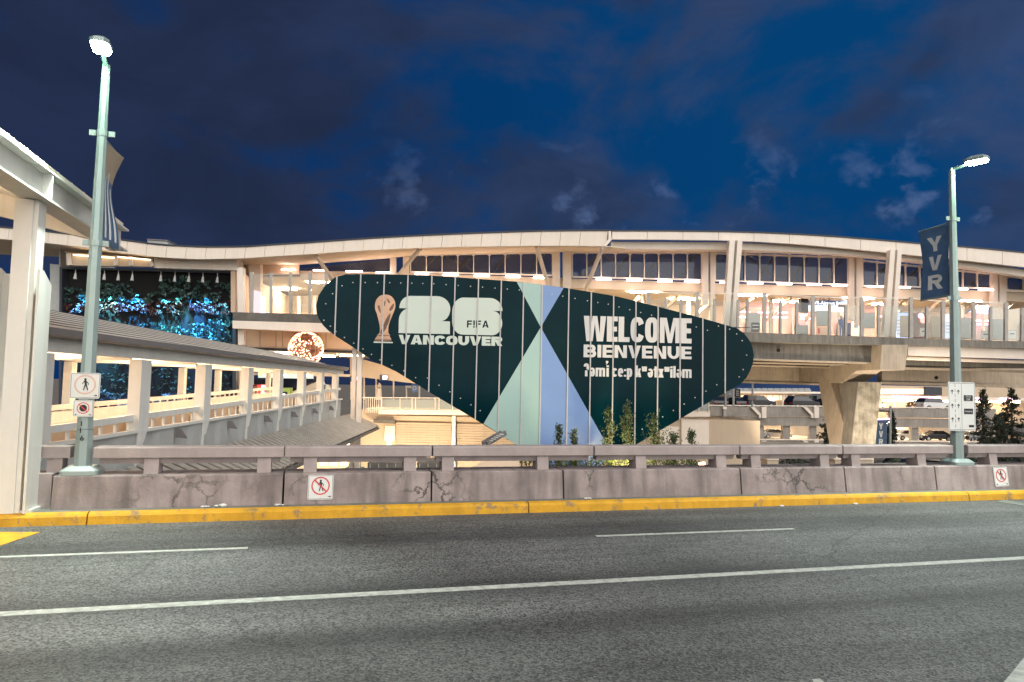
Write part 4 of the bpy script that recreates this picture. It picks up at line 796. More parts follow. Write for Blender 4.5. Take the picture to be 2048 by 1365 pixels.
# platform edge windscreen (glass with posts)
WS = empty('platform_windscreen', pp(1700, 672, 42.6), 'row of grey posts and glass panes along the platform edge right of the billboard', 'windscreen')
dk = lambda x: 659 + (x - 1297) * .0305
tall = [(1297, 584), (1395, 585), (1530, 586.5), (1626.7, 592), (1725, 595), (1823, 595), (1887.5, 602), (1949, 602.6), (2013.5, 605)]
shrt = [(1331, 595), (1363, 597), (1430, 598), (1477, 600), (1495.7, 600), (1562, 601), (1594.5, 602.6), (1660.4, 607), (1692.6, 608.5), (1758.6, 608.5), (1855, 613), (1920, 613), (1982.7, 613), (2045.7, 616), (2080, 606)]
allp = sorted(tall + shrt)
for x, y in allp:
    w = 2.4 if (x, y) in shrt else 3.2; MB().pslab([(x - w, y), (x + w, y), (x + w - .5, dk(x) + 2), (x - w - .5, dk(x) + 2)], 42.5, .16).build('post', 'postgrey', WS)
for (a, ya), (b, yb) in zip(allp[:-1], allp[1:]):
    MB().pslab([(a + 2, max(ya, yb) + 3), (b - 2, max(ya, yb) + 3.5), (b - 2, dk(b) - 1), (a + 2, dk(a) - 1)], 42.56, .02).build('pane', 'glass', WS)
for (a, ya), (b, yb) in zip(tall[:-1], tall[1:]): MB().bar(pp(a, ya + 2, 42.6), pp(b, yb + 2, 42.6), .05, .06).build('top_rail', 'mull', WS)
WS2 = empty('platform_windscreen', pp(560, 626, 42.4), 'four grey posts with glass on the dark slab left of the billboard', 'windscreen')
ps = (503, 542, 580.5, 619.5, 652)
for x in ps: MB().pslab([(x - 2.8, 545), (x + 2.8, 545), (x + 2.2, 627), (x - 3, 627)], 42.3, .16).build('post', 'postgrey', WS2)
for a, b in zip(ps[:-1], ps[1:]): MB().pslab([(a + 3, 548), (b - 3, 548), (b - 3, 625), (a + 3, 625)], 42.36, .02).build('pane', 'glass', WS2)

# things on the platform
def board(name, lab, cat, px, d, m, group=None, frame='postgrey', legs=True):
    t = empty(name, pp((px[0] + px[2]) / 2, px[3], d), lab, cat, group); x0, y0, x1, y1 = px
    MB().pslab([(x0, y0), (x1, y0), (x1, y1), (x0, y1)], d, .08).build('panel', m, t)
    MB().pslab([(x0 - 1, y0 - 1), (x1 + 1, y0 - 1), (x1 + 1, y1 + 1), (x0 - 1, y1 + 1)], d + .082, .05).build('frame', frame, t); return t
gp = 'grey boards behind the platform glass'
board('notice_board', 'grey board hanging below the lit station name sign', 'board', (1634, 623, 1655, 651), 44, 'lightgrey', gp)
board('notice_board', 'wide grey board just left of the second raking column', 'board', (1726, 627, 1749, 656), 44, 'lightgrey', gp)
board('notice_board', 'tall beige board right of the blue poster behind the platform glass', 'board', (1802, 633, 1826, 674), 44, 'beige', gp)
board('notice_board', 'tall beige board between the flower poster and the second blue poster', 'board', (1863, 634, 1884, 676), 44, 'beige', gp)
board('notice_board', 'grey board just right of the banner street lamp behind the platform glass', 'board', (1921, 637, 1947, 678), 44, 'lightgrey', gp)
board('notice_board', 'wide grey board under the blue ceiling light at the right end of the platform', 'board', (1986, 640, 2012, 679), 44, 'lightgrey', gp)
board('notice_board', 'grey board standing next to the first raking column above the billboard tip', 'board', (1497, 627, 1519, 664), 45, 'lightgrey', gp)
board('notice_board', 'low grey board left of the station name sign behind the glass', 'board', (1590, 652, 1615, 668), 44, 'lightgrey', gp)
t = board('information_sign', 'small black sign with white lines beside the first raking column', 'sign', (1503, 646, 1519, 664), 44.2, 'black')
for y in (650, 657): MB().pslab([(1505, y), (1517, y), (1517, y + 2), (1505, y + 2)], 44.19, .005).build('lettering', 'sign', t)
t = board('poster', 'blue poster with white text lines right of the second raking column', 'poster', (1793, 626, 1821, 677), 50, 'e_poster', 'blue posters behind the platform glass')
for k in range(5): MB().pslab([(1794, 640 + 6.5 * k), (1806 - (k % 2) * 3, 640 + 6.5 * k), (1806 - (k % 2) * 3, 643 + 6.5 * k), (1794, 643 + 6.5 * k)], 49.98, .01).build('text_line', 'sign', t)
t = board('poster', 'blue poster with white text lines partly behind the banner street lamp', 'poster', (1890, 629, 1912, 677), 50, 'e_poster', 'blue posters behind the platform glass')
for k in range(4): MB().pslab([(1892, 644 + 6.5 * k), (1903, 644 + 6.5 * k), (1903, 647 + 6.5 * k), (1892, 647 + 6.5 * k)], 49.98, .01).build('text_line', 'sign', t)
t = board('poster', 'brown poster with a glowing red flower behind the platform glass', 'poster', (1826, 627, 1855, 677), 50.2, 'trophydk'); MB().prism([pp(x, y, 50.15) for x, y in disc(1847, 640, 7, 10)], SN * .03).build('flower', 'e_flower', t); MB().prism([pp(x, y, 50.15) for x, y in disc(1842, 632, 5, 10)], SN * .03).build('flower', 'e_mag', t)
for px, lb in (((1841, 657, 1852, 673), 'small white leaning sign below the flower poster'), ((1964, 663, 1979, 677), 'small white sign under the pink strips at the right end of the platform'), ((2017, 662, 2032, 678), 'small white sign beside the last grey board at the right')):
    t = board('stand_sign', lb, 'sign', px, 44.5, 'sign', 'small stand signs on the platform'); x0, y0, x1, y1 = px; MB().pslab([(x0 + 3, y0 + 5), (x1 - 3, y0 + 5), (x1 - 3, y0 + 7), (x0 + 3, y0 + 7)], 44.48, .01).build('text_line', 'black', t)
# station name sign
t = empty('station_name_sign', pp(1665, 600, 50), 'lit blue station name sign hanging over the platform', 'sign')
MB().pslab([(1602, 597), (1617, 598), (1617, 626), (1602, 624)], 49.8, .4).build('end_cap', 'roofdark', t)
MB().pslab([(1617, 601), (1728, 602), (1728, 611), (1617, 610.5)], 49.9, .3).build('name_face', emit('sign_face_blue', (.10, .20, .42), .16, (.08, .12, .22)), t)
MB().pslab([(1617, 611), (1707, 612), (1705, 624), (1617, 622)], 49.9, .3).build('light_box', 'e_signblue', t)
for x in (1640, 1700): MB().tube([pp(x, 588, 50), pp(x, 601, 50)], .03, 6).build('hanger', 'postgrey', t)
c0 = pp(1622, 612, 49.88); frs = lambda u, w, f=0.: c0 + SE * u + UP * w - SN * f
bfont('YVR-Airport Station', 'e_white', t, frs, .0, 2.85, .02, .01, h=.34)
MB().pslab([(1677, 609), (1722, 610), (1722, 616), (1677, 615)], 49.7, .1).build('lower_plate', 'postgrey', t)
# bins, bench and one traveller on the platform
def person(base, hgt, lab):
    t = empty('person', base, lab, 'person'); b = Vector(base); k = hgt / 1.75
    def skinmesh(name, pts, edges, rad, m, par=None):
        me = bpy.data.meshes.new(name); me.from_pydata([tuple(Vector(p) * k) for p in pts], edges, []); o = bpy.data.objects.new(name, me); col.objects.link(o); o.parent = t
        md = o.modifiers.new('skin', 'SKIN'); sv = me.skin_vertices[0].data
        for i, r in enumerate(rad): sv[i].radius = (r * k, r * k)
        sv[0].use_root = True; o.modifiers.new('sub', 'SUBSURF').levels = 1; me.materials.append(M[m]); return o
    P = [(0, 0, .95), (0, 0, 1.2), (0, 0, 1.42), (0, 0, 1.52), (0, -.02, 1.66), (-.2, 0, 1.40), (-.25, -.02, 1.12), (-.24, -.12, .90), (.2, 0, 1.40), (.26, .0, 1.12), (.25, -.08, .88), (-.1, 0, .88), (-.11, -.03, .48), (-.11, .02, .06), (-.11, -.12, .03), (.1, 0, .88), (.11, -.05, .48), (.11, .0, .06), (.11, -.14, .03)]
    Ed = [(0, 1), (1, 2), (2, 3), (3, 4), (2, 5), (5, 6), (6, 7), (2, 8), (8, 9), (9, 10), (0, 11), (11, 12), (12, 13), (13, 14), (0, 15), (15, 16), (16, 17), (17, 18)]
    skinmesh('body', P, Ed, [.15, .15, .16, .06, .10, .07, .05, .04, .07, .05, .04, .09, .065, .045, .04, .09, .065, .045, .04], 'bluecloth')
    MB().sphere(b + Vector((0, -.03, 1.66)) * k, .105 * k, 12, 9, .85, 1, 1.15).build('head', 'skin', t, True); MB().sphere(b + Vector((0, .0, 1.70)) * k, .112 * k, 12, 9, .9, 1, 1.0).build('hair', 'hair', t, True)
person(pp(1683, 672.5, 46), 1.35, 'distant traveller in blue standing behind the platform glass')
t = empty('ticket_gate', pp(1652, 668, 50), 'pale ticket gate cabinet under the station name sign', 'gate'); MB().pslab([(1632, 655), (1656, 655), (1656, 670), (1632, 670)], 50, .5).build('cabinet', 'peach', t); MB().pslab([(1636, 657), (1640, 657), (1640, 668), (1636, 668)], 49.95, .05).build('reader', 'red', t)
t = empty('doorway', pp(1711, 672, 55), 'cream door with small blue notice right of the station name sign', 'door'); MB().pslab([(1703, 633), (1720, 633), (1720, 680), (1703, 680)], 55, .1).build('leaf', 'cream', t); MB().pslab([(1709, 648), (1716, 648), (1716, 656), (1709, 656)], 54.95, .04).build('notice', 'bannerblue', t); MB().pslab([(1705, 637), (1719, 637), (1719, 643), (1705, 643)], 54.95, .04).build('transom', 'blue', t)
t = empty('blue_light_panel', pp(1960, 620, 53), 'glowing blue ceiling panel at the right end of the platform', 'light'); MB().pslab([(1938, 624), (1986, 606), (1988, 612), (1985, 628), (1960, 628)], 53, .1).build('led_panel', 'e_blue', t); MB().pslab([(1936, 626), (1986, 604), (1986, 606), (1936, 629)], 52.9, .1).build('edge', 'cream', t)
t = empty('advert_screen', pp(513, 605, 44), 'tall lit blue and pink advert screen at the left end of the platform', 'screen'); MB().pslab([(505, 580), (522, 584), (520, 626), (505, 626)], 44.3, .15).build('screen', emit('advert', (.75, .45, .55), .5), t); MB().pslab([(522, 592), (530, 595), (530, 626), (521, 626)], 44.35, .15).build('side_screen', 'e_screen', t)
t = empty('round_orange_sign', pp(555, 620, 54), 'small glowing round orange sign inside the platform left of the billboard', 'sign'); MB().prism([pp(x, y, 54) for x, y in disc(553, 620, 4.5, 12)], SN * .1).build('disc', 'e_orange', t); MB().prism([pp(x, y, 53.95) for x, y in disc(553, 620, 1.8, 10)], SN * .04).build('centre', 'red', t)

# ------------------------------------------------------------------ viaduct
VI = empty('viaduct', pp(1720, 890, 46), 'grey concrete viaduct deck on girders above a V shaped pier', 'viaduct')
MB().pslab([(1290, 658.6), (1508, 665.5), (1899, 679.5), (2160, 686), (2160, 700), (1899, 694), (1508, 684), (1290, 675)], 42.2, 15).build('deck', 'concrete', VI)
MB().pslab([(1290, 676), (1508, 684.2), (1764, 691), (1760, 725.5), (1508, 717.5), (1290, 709)], 43.0, .4).build('edge_girder', 'concrete', VI)
MB().pslab([(1290, 709), (1508, 717.6), (1761, 725.6), (1761, 728.6), (1508, 720.6), (1290, 712)], 42.9, .75).build('girder_flange', 'concrete_warm', VI)
for d, y in ((45.6, 727), (48.2, 733)):
    MB().pslab([(1290, y - 34), (1740, y - 22), (1740, y + 3), (1290, y - 8)], d, .5).build('inner_girder', 'concrete_warm', VI)
    MB().pslab([(1290, y - 8), (1740, y + 3), (1740, y + 5.5), (1290, y - 5.5)], d - .15, .8).build('girder_flange', 'concrete_warm', VI)
MB().pslab([(1290, 722), (1660, 739), (1660, 768), (1290, 757)], 53, .6).build('rear_girder', 'concrete_warm', VI)
MB().pslab([(1290, 757), (1660, 768), (1660, 771.5), (1290, 760.5)], 52.8, 1.0).build('girder_flange', 'concrete_warm', VI)
g = MB(); d0 = 41.9; cb = [pp(1764, 690, d0), pp(1816, 690, d0), pp(1810, 741, d0), pp(1760, 740, d0)]
g.prism(cb, SN * 2.6); A = [p + SN * 2.6 for p in cb]; B = [p + SN * 10.5 for p in (pp(1764, 690, d0), pp(1816, 690, d0), pp(1811, 763, d0), pp(1758, 762, d0))]; Am = [cb[0] + SN * 2.6, cb[1] + SN * 2.6, cb[2] + SN * 2.6 , cb[3] + SN * 2.6]; Bm = [pp(1764, 690, d0) + SN * 4.6, pp(1816, 690, d0) + SN * 4.6, pp(1810.5, 768, d0) + SN * 4.6, pp(1759, 767, d0) + SN * 4.6]
g.loft(Am + Am[:1], Bm + Bm[:1]); g.loft(Bm + Bm[:1], B + B[:1]); g.poly(B); g.build('cross_beam', 'concrete_warm', VI)
# V pier: outline in the depth direction, with the slot cut
fx0, fx1 = pp(1716, 764, 44.6), pp(1763, 764, 44.6); bx0, bx1 = pp(1703, 892, 44.6), pp(1750, 892, 44.6)
zt, zb_ = fx0.z, bx0.z; wdt = (fx1 - fx0).length
def pier(dd, z, right=False):
    s = (zt - z) / (zt - zb_); b = fx0.lerp(bx0, s); b.z = z; return b + SN * dd + (SE * wdt if right else SE * 0)
zg = -5.0
def leg(front):
    g = MB()
    if front: prof = [(0, zt), (0, zg), (1.25, zg), (1.25, zb_ + 1.4), (2.35, zt)]
    else: prof = [(4.9, zt), (2.75, zb_), (2.4, zg), (1.255, zg), (1.255, zb_ + 1.4), (2.75, zt)]
    if not front: prof = [(5.2, zt), (2.85, zb_), (2.4, zg), (1.255, zg), (1.255, zb_ + 1.4), (3.5, zt - .02)]
    L = [pier(a, z) for a, z in prof]; Rr = [pier(a, z, True) for a, z in prof]; g.poly(L); g.poly(Rr); g.loft(L + L[:1], Rr + Rr[:1]); g.build('pier_leg', 'concrete' if front else 'concrete_warm', VI)
leg(True); leg(False)
MB().prism([pier(-.004, zt - .02) + SE * .03, pier(-.004, zt - .02, True) - SE * .03, pier(-.004, zg, True) - SE * .03, pier(-.004, zg) + SE * .03], SN * .003).build('pier_front', mat('stained_concrete', (.27, .245, .19), .85, 0, .5, 1.6, .3, 8, .3, .8, 0, (.10, .09, .065)), VI)
# right-hand span
MB().pslab([(1816, 693), (2160, 701), (2160, 722), (1816, 711)], 42.6, .5).build('edge_girder', 'cream', VI)
MB().tube([pp(1812, 717, 43.2), pp(2160, 728, 43.2)], .12, 8).build('drain_pipe', 'cream', VI)
MB().pslab([(1812, 712), (2160, 726), (2160, 738), (1812, 735)], 45, .4).build('inner_girder', 'concrete', VI)
MB().pslab([(1811, 735), (2160, 744), (2160, 748), (1811, 739)], 44.9, .8).build('girder_flange', 'concrete_warm', VI)
MB().pslab([(1764, 720), (2160, 728), (2160, 774), (1764, 764)], 50, .6).build('rear_girder', 'concrete_warm', VI)
MB().pslab([(1762, 764), (2160, 774), (2160, 779), (1762, 769)], 49.8, 1.0).build('girder_flange', 'concrete_warm', VI)
for x, y in ((1557, 701), (1873, 756)): MB().prism([pp(a, b, 42.95 if x < 1700 else 49.95) for a, b in disc(x, y, 3.6, 12)], SN * .03).build('drain_hole', 'dark_gap', VI)

# ------------------------------------------------------------------ living wall
LW = empty('living_wall', pp(300, 822, 44), 'black framed vertical garden of blue lit plants on the station end', 'green wall')
MB().pslab([(122, 540), (466, 546), (466, 826), (120, 822)], 44.2, .2).build('backing', 'backing', LW)
for q in ([(119, 534), (473, 543), (473, 547), (119, 538)], [(119, 538), (124, 538), (122, 826), (117, 826)], [(465, 546), (472, 547), (472, 826), (465, 826)]): MB().pslab(q, 43.7, .5).build('frame', 'roofdark', LW)
def band(x0, x1, yf, n, m, nm, sz=.13, hole=.0, seed=1, dep=.35):
    rnd = random.Random(seed); g = MB()
    for _ in range(n):
        x = rnd.uniform(x0, x1); y0, y1 = yf(x); y = rnd.uniform(y0, y1)
        if hole and mnoise.noise(Vector((x * .05, y * .08, seed))) < hole - .5: continue
        g.leaf(pp(x, y, 44.1 - rnd.random() * dep), sz * rnd.uniform(.6, 1.3), rnd)
    return g.build(nm, m, LW, recalc=False)
wob = lambda x, a, p: a * math.sin(x * .045 + p) + a * .5 * math.sin(x * .11 + p * 2)
band(126, 462, lambda x: ((572 if 270 > x or x > 310 else 584) + wob(x, 5, 1) - (12 if x > 320 else 0), 606 + wob(x, 2, 3)), 2100, 'wallleaf', 'upper_foliage', .13, .42, 3)
band(126, 462, lambda x: (605 + wob(x, 4, 2), 626 + wob(x, 4, 0)), 1500, 'redleaf', 'red_foliage', .11, .34, 5)
band(225, 462, lambda x: (650 - (6 if x > 370 else 0) + wob(x, 4, 4), 690), 1800, 'wallleaf', 'lower_foliage', .10, .30, 8)
band(126, 462, lambda x: (700, 790), 2000, 'needle', 'dark_foliage', .12, .42, 9)
band(190, 462, lambda x: (788 + wob(x, 4, 1), 822), 1400, 'wallleaf', 'bottom_foliage', .10, .40, 11)
for k, x in enumerate((151, 181, 209, 237, 265, 322, 350, 378, 406, 435)):
    yt = interp([(119, 538), (473, 547)], x); g = MB(); a = pp(x, yt, 43.8); b_ = pp(x - 1, yt + 20, 43.15); g.tube([a, pp(x, yt + 8, 43.2)], .025, 6); g.tube([pp(x, yt + 8, 43.2), b_], [.05, .10], 8); f_ = g.build('spotlight', 'lightgrey', LW)
    lamp('SPOT', 'blue_spot', b_ - UP * .1, (3400, 1600, 2600, 2000, 3600, 2400, 1100, 3200, 2800, 1300)[k], ((.05, .40, 1), (.08, .62, 1), (.20, .8, .95), (.06, .35, 1))[k % 4], LW, .06, (.04, .34, -1), R_(44))
for k, x in enumerate((250, 300, 345, 385, 410)): lamp('SPOT', 'blue_spot', pp(x, 645, 43.2), 560, (.06, .42, 1), LW, .06, (.0, .55, -1), R_(52))
for x in (200, 250, 330): lamp('SPOT', 'blue_spot', pp(x, 770, 43.2), 240, (.22, .35, 1), LW, .06, (.0, .5, -1), R_(85))

# ------------------------------------------------------------------ fairy light ball
t = empty('fairy_light_ball', pp(612, 697, 43.5), 'hanging ball of warm and pink fairy lights below the platform slab', 'light ball'); c = pp(612, 698, 43.5); rb = 25.5 * 43.5 / 1400 * 1.29
holes = [Vector((.18, -.7, .68)).normalized(), Vector((.72, -.6, -.15)).normalized()]
rnd = random.Random(4); g1, g2 = MB(), MB(); g3 = MB()
for i in range(760):
    z = rnd.uniform(-1, 1); a = rnd.uniform(0, 2 * math.pi); v = Vector((math.sqrt(1 - z * z) * math.cos(a), math.sqrt(1 - z * z) * math.sin(a), z))
    if any(v.dot(h) > .945 for h in holes) or v.y > .3: continue
    (g1 if rnd.random() < .6 else g2).sphere(c + v * rb, .036, 5, 4)
for k in range(9):
    q = math.pi * k / 9; P = [c + Vector((math.cos(q) * math.cos(a), math.sin(q) * math.cos(a), math.sin(a))) * rb * .98 for a in [2 * math.pi * i / 24 for i in range(25)]]; g3.tube(P, .012, 4, False)
for zz in (-.7, -.35, 0, .35, .7): r2 = math.sqrt(1 - zz * zz) * rb * .98; g3.tube([c + Vector((r2 * math.cos(a), r2 * math.sin(a), zz * rb * .98)) for a in [2 * math.pi * i / 24 for i in range(25)]], .012, 4, False)
tag(g1.build('warm_bulbs', 'e_fairy', t), kind='stuff'); tag(g2.build('pink_bulbs', 'e_fairy2', t), kind='stuff'); g3.build('wire_frame', 'trophy', t); MB().sphere(c, rb * .8, 20, 12).build('core', 'trophydk', t)
MB().tube([c + UP * rb, pp(612, 660, 43.5)], .015, 5).build('cable', 'gutter', t)
lamp('POINT', 'ball_glow', c - SN * (rb + 1.2), 12, (1, .6, .4), t, .4)

# ------------------------------------------------------------------ concourse below the platform, left of the steel column
t = empty('direction_sign', pp(570, 748, 47), 'long teal backlit direction sign with orange and white icons over the concourse', 'sign')
MB().pslab([(516, 741), (626, 743), (626, 758), (516, 756)], 47, .2).build('panel', 'e_teal', t)
for x in (522, 530, 613): MB().prism([pp(a, b, 46.97) for a, b in disc(x, 746 if x != 522 else 749, 3.6, 10)], SN * .02).build('orange_icon', 'e_orange', t)
for x0, x1, y in ((528, 541, 751), (561, 573, 751), (564, 572, 745), (607, 618, 751), (535, 540, 746)): MB().pslab([(x0, y - 1.6), (x1, y - 1.6), (x1, y + 1.6), (x0, y + 1.6)], 46.97, .02).build('text_line', 'e_white', t)
for px, lb, c_ in (((502, 770, 515, 797), 'red vending cabinet behind the walkway posts', 'red'), ((522, 770, 531, 793), 'red and white lit cabinet next to the green ticket machines', 'e_flower')):
    t = empty('vending_machine', pp(px[0], px[3], 48), lb, 'machine', 'red cabinets in the concourse'); x0, y0, x1, y1 = px; MB().pslab([(x0, y0), (x1, y0), (x1, y1), (x0, y1)], 48, .7).build('cabinet', c_, t)
    for k in range(3): MB().pslab([(x0 + 1, y0 + 3 + 6 * k), (x1 - 1, y0 + 3 + 6 * k), (x1 - 1, y0 + 6 + 6 * k), (x0 + 1, y0 + 6 + 6 * k)], 47.97, .02).build('label_strip', 'e_white' if c_ != 'red' else 'fadedred', t)
for x0, lb in ((531, 'green framed ticket machine left of the walkway post'), (561, 'green framed ticket machine with lime panel right of the walkway post')):
    t = empty('ticket_machine', pp(x0, 817, 46), lb, 'ticket machine', 'green ticket machines'); w_ = 18
    MB().pslab([(x0, 778), (x0 + w_, 777), (x0 + w_, 814), (x0, 816)], 46.05, .6).build('cabinet', 'black', t)
    for a, b in ((x0 - 2, x0 + 1), (x0 + w_ - 4, x0 + w_ + 1)): MB().pslab([(a, 776), (b, 776), (b, 815), (a, 816)], 46, .7).build('side_frame', 'green', t)
    MB().pslab([(x0 + 1, 776), (x0 + w_ - 4, 776), (x0 + w_ - 4, 784), (x0 + 1, 784)], 46.0, .3).build('header', 'green', t); MB().pslab([(x0 + 3, 788), (x0 + 9, 788), (x0 + 9, 793), (x0 + 3, 793)], 45.97, .05).build('screen', 'e_white', t)
    if x0 > 540: MB().pslab([(x0 + 1, 796), (x0 + 10, 796), (x0 + 10, 814), (x0 + 1, 814)], 45.98, .05).build('lime_panel', 'green', t)
t = empty('white_kiosk', pp(655, 805, 48), 'slim white pillar kiosk between the walkway posts', 'kiosk'); MB().pslab([(651, 773), (654, 770), (659, 773), (659, 806), (651, 806)], 48, .4).build('body', 'sign', t); MB().pslab([(653, 780), (657, 780), (657, 790), (653, 790)], 47.97, .02).build('screen', 'hazeglass', t)
t = empty('escalator', pp(615, 790, 50), 'white inclined escalator rail seen through the walkway posts', 'escalator'); MB().bar(pp(583, 790, 50), pp(648, 764, 50), .25, .35).build('handrail', 'sign', t); MB().bar(pp(588, 795, 50.5), pp(642, 773, 50.5), .25, .25).build('truss', 'lightgrey', t)
for (x, y), lb in (((709, 758), 'small lit violet screen just left of the steel column'), ((768, 756), 'small lit hanging screen below the billboard edge')):
    t = empty('hanging_screen', pp(x, y, 46.5), lb, 'screen', 'hanging lit screens'); MB().pslab([(x - 9, y - 6), (x + 9, y - 6), (x + 9, y + 6), (x - 9, y + 6)], 46.5, .15).build('case', 'roofdark', t); MB().pslab([(x - 3, y - 4), (x + 6, y - 4), (x + 6, y + 3), (x - 3, y + 3)], 46.47, .02).build('display', 'e_screen', t); MB().tube([pp(x, y - 14, 46.6), pp(x, y - 6, 46.6)], .03, 5).build('hanger', 'gutter', t)
t = empty('wayfinding_pylon', pp(758, 795, 47), 'cream obelisk shaped pillar behind the glass railing', 'pylon'); MB().pslab([(753, 800), (755, 771), (758, 766), (761, 771), (763, 800)], 47, .4).build('shaft', 'cream', t); MB().pslab([(755, 775), (761, 775), (761, 777), (755, 777)], 46.97, .02).build('band', 'gutter', t)
t = empty('round_logo_sign', pp(828, 795, 48), 'blue square sign with a white ring in a white frame by the billboard edge', 'sign')
MB().pslab([(823, 770), (835, 770), (835, 785), (823, 785)], 47.9, .15).build('panel', 'blue', t); MB().prism([pp(a, b, 47.87) for a, b in disc(829, 777, 4, 14)], SN * .02).build('ring', 'sign', t); MB().prism([pp(a, b, 47.85) for a, b in disc(829, 777, 2.7, 14)], SN * .015).build('centre', 'blue', t)
for x in (811, 837): MB().pslab([(x, 772), (x + 3, 772), (x + 3, 798), (x, 798)], 48, .2).build('post', 'sign', t)
MB().pslab([(814.5, 772), (823, 772), (823, 776), (814.5, 776)], 48, .2).build('beam', 'sign', t)

# beige block under the billboard with the glass railing
LB = empty('lower_building', pp(850, 890, 45), 'beige plastered lower building with siding below the left edge of the billboard', 'building')
MB().pslab([(722, 820), (1520, 842), (1520, 1010), (722, 985)], 46, 6).build('wall', 'beige', LB)
MB().pslab([(757, 819.5), (945, 821), (1060, 826), (1060, 836), (945, 831), (757, 829)], 45.5, .45).build('parapet_band', 'cream', LB)
MB().pslab([(757, 831), (1040, 836), (1040, 843), (757, 840)], 45.7, .25).build('string_course', 'beige', LB)
g = MB()
for k in range(10): y = 845 + 5.0 * k; g.pslab([(791, y), (902, y + 2), (902, y + 6.4), (791, y + 4.4)], 45.8, .18)
g.build('siding', 'siding', LB)
g = MB()
for k in range(11): y = 848 + 5.0 * k; g.pslab([(914, y), (1040, y + 2), (1040, y + 6.4), (914, y + 4.4)], 45.8, .18)
g.build('siding', 'siding', LB)
MB().pslab([(904, 832), (911, 832), (910, 960), (902, 960)], 45.4, .4).build('pilaster', 'cream', LB)
MB().pslab([(770, 852), (790, 852), (789, 882), (768, 882)], 45.9, .08).build('door', 'cream', LB); MB().pslab([(774, 880), (783, 880), (783, 890), (774, 890)], 45.7, .1).build('wall_light', 'e_green', LB)
MB().pslab([(747, 839.5), (790, 841), (790, 848), (747, 846)], 45.2, .75).build('door_canopy', 'darkband', LB)
for x0, x1, y0, y1 in ((1363, 1418, 838, 892), (1320, 1358, 852, 892)): MB().pslab([(x0, y0), (x1, y0 + 2), (x1, y1), (x0, y1)], 45.9, .08).build('wall_panel', 'cream', LB)
MB().pslab([(1330, 822), (1420, 822), (1420, 834), (1310, 834)], 45.6, .38).build('parapet_band', 'cream', LB)
RG = empty('glass_railing', pp(830, 820, 45.3), 'cream railing with glass panels on top of the beige lower building', 'railing')
for k in range(9): x = 727 + 4.3 * k; MB().pslab([(x, 796), (x + 1.2, 796), (x + 1.2, 826), (x, 826)], 46.0 - .1 * k, .05).build('baluster', 'cream', RG)
rx = (763, 800, 824, 831, 870, 878, 905, 935)
for x in rx: MB().pslab([(x - .9, 796), (x + .9, 796), (x + .9, 821), (x - .9, 821)], 45.5, .08).build('post', 'cream', RG)
for a, b in zip(rx[:-1], rx[1:]): MB().pslab([(a + 1.4, 799), (b - 1.4, 799), (b - 1.4, 819), (a + 1.4, 819)], 45.53, .02).build('pane', 'hazeglass', RG)
MB().bar(pp(722, 795.5, 45.5), pp(940, 797, 45.5), .07, .05).build('handrail', 'cream', RG)
RG2 = empty('glass_railing', pp(1400, 825, 45.3), 'short glass railing right of the billboard at the garage corner', 'railing')
for x in (1335, 1363, 1380, 1398, 1418): MB().pslab([(x - .9, 806), (x + .9, 806), (x + .9, 824), (x - .9, 824)], 45.5, .08).build('post', 'cream', RG2)
for a, b in zip((1335, 1363, 1380, 1398), (1363, 1380, 1398, 1418)): MB().pslab([(a + 1.4, 808), (b - 1.4, 808), (b - 1.4, 822), (a + 1.4, 822)], 45.53, .02).build('pane', 'hazeglass', RG2)

# ------------------------------------------------------------------ lower yard seen between the barrier posts
t = empty('orange_tarpaulin', pp(980, 935, 30), 'peach lit sloping tarpaulin seen under the barrier rail left of the billboard tip', 'tarpaulin'); MB().prism([pp(935, 944, 31), pp(1040, 944, 31), pp(1038, 918, 33), pp(975, 918, 33)], UP * .06).build('sheet', 'peach', t); MB().tube([pp(935, 944, 31), pp(935, 960, 31)], .05, 6).build('pole', 'gutter', t)
t = empty('site_stair', pp(960, 890, 34), 'dark steel stair flight below the left tip of the billboard', 'stair')
for o_ in (0, 9): MB().bar(pp(965 + o_, 888, 34), pp(1002 + o_, 866, 35), .12, .22).build('stringer', 'gutter', t)
for k in range(7): MB().bar(pp(967 + 5.2 * k, 887 - 3.1 * k, 34.2), pp(976 + 5.2 * k, 888 - 3.1 * k, 34.2), .25, .05).build('tread', 'lightgrey', t)
for px, lb in (((735, 926, 806, 948), 'dark long container seen under the rail left of the barrier joint'), ((834, 926, 887, 948), 'second dark container seen under the rail right of the barrier joint')):
    t = empty('container', pp(px[0], px[3], 30), lb, 'container', 'dark containers in the lower yard'); x0, y0, x1, y1 = px; MB().pslab([(x0, y0), (x1, y0), (x1, y1 + 30), (x0, y1 + 30)], 30, 2.2).build('body', 'darkband', t)
    for k in range(4): MB().pslab([(x0 + 4 + k * 17, y0 + 2), (x0 + 6 + k * 17, y0 + 2), (x0 + 6 + k * 17, y1 + 28), (x0 + 4 + k * 17, y1 + 28)], 29.95, .05).build('rib', 'postgrey', t)
t = empty('lit_shopfront', pp(650, 935, 40), 'bright shopfront strip seen under the rail between the barrier posts', 'shopfront'); MB().pslab([(560, 860), (705, 862), (705, 1010), (560, 1010)], 44.5, .3).build('wall', 'ceiling', t)
for k in range(4): MB().pslab([(645 + 15 * k, 868), (657 + 15 * k, 868), (657 + 15 * k, 905), (645 + 15 * k, 905)], 44.4, .08).build('window', emit('shop_window', (1, .74, .45), 1.3), t)
for k in range(6): MB().pslab([(580 + 20 * k, 915), (594 + 20 * k, 915), (594 + 20 * k, 932), (580 + 20 * k, 932)], 44.4, .08).build('window', 'e_win', t)
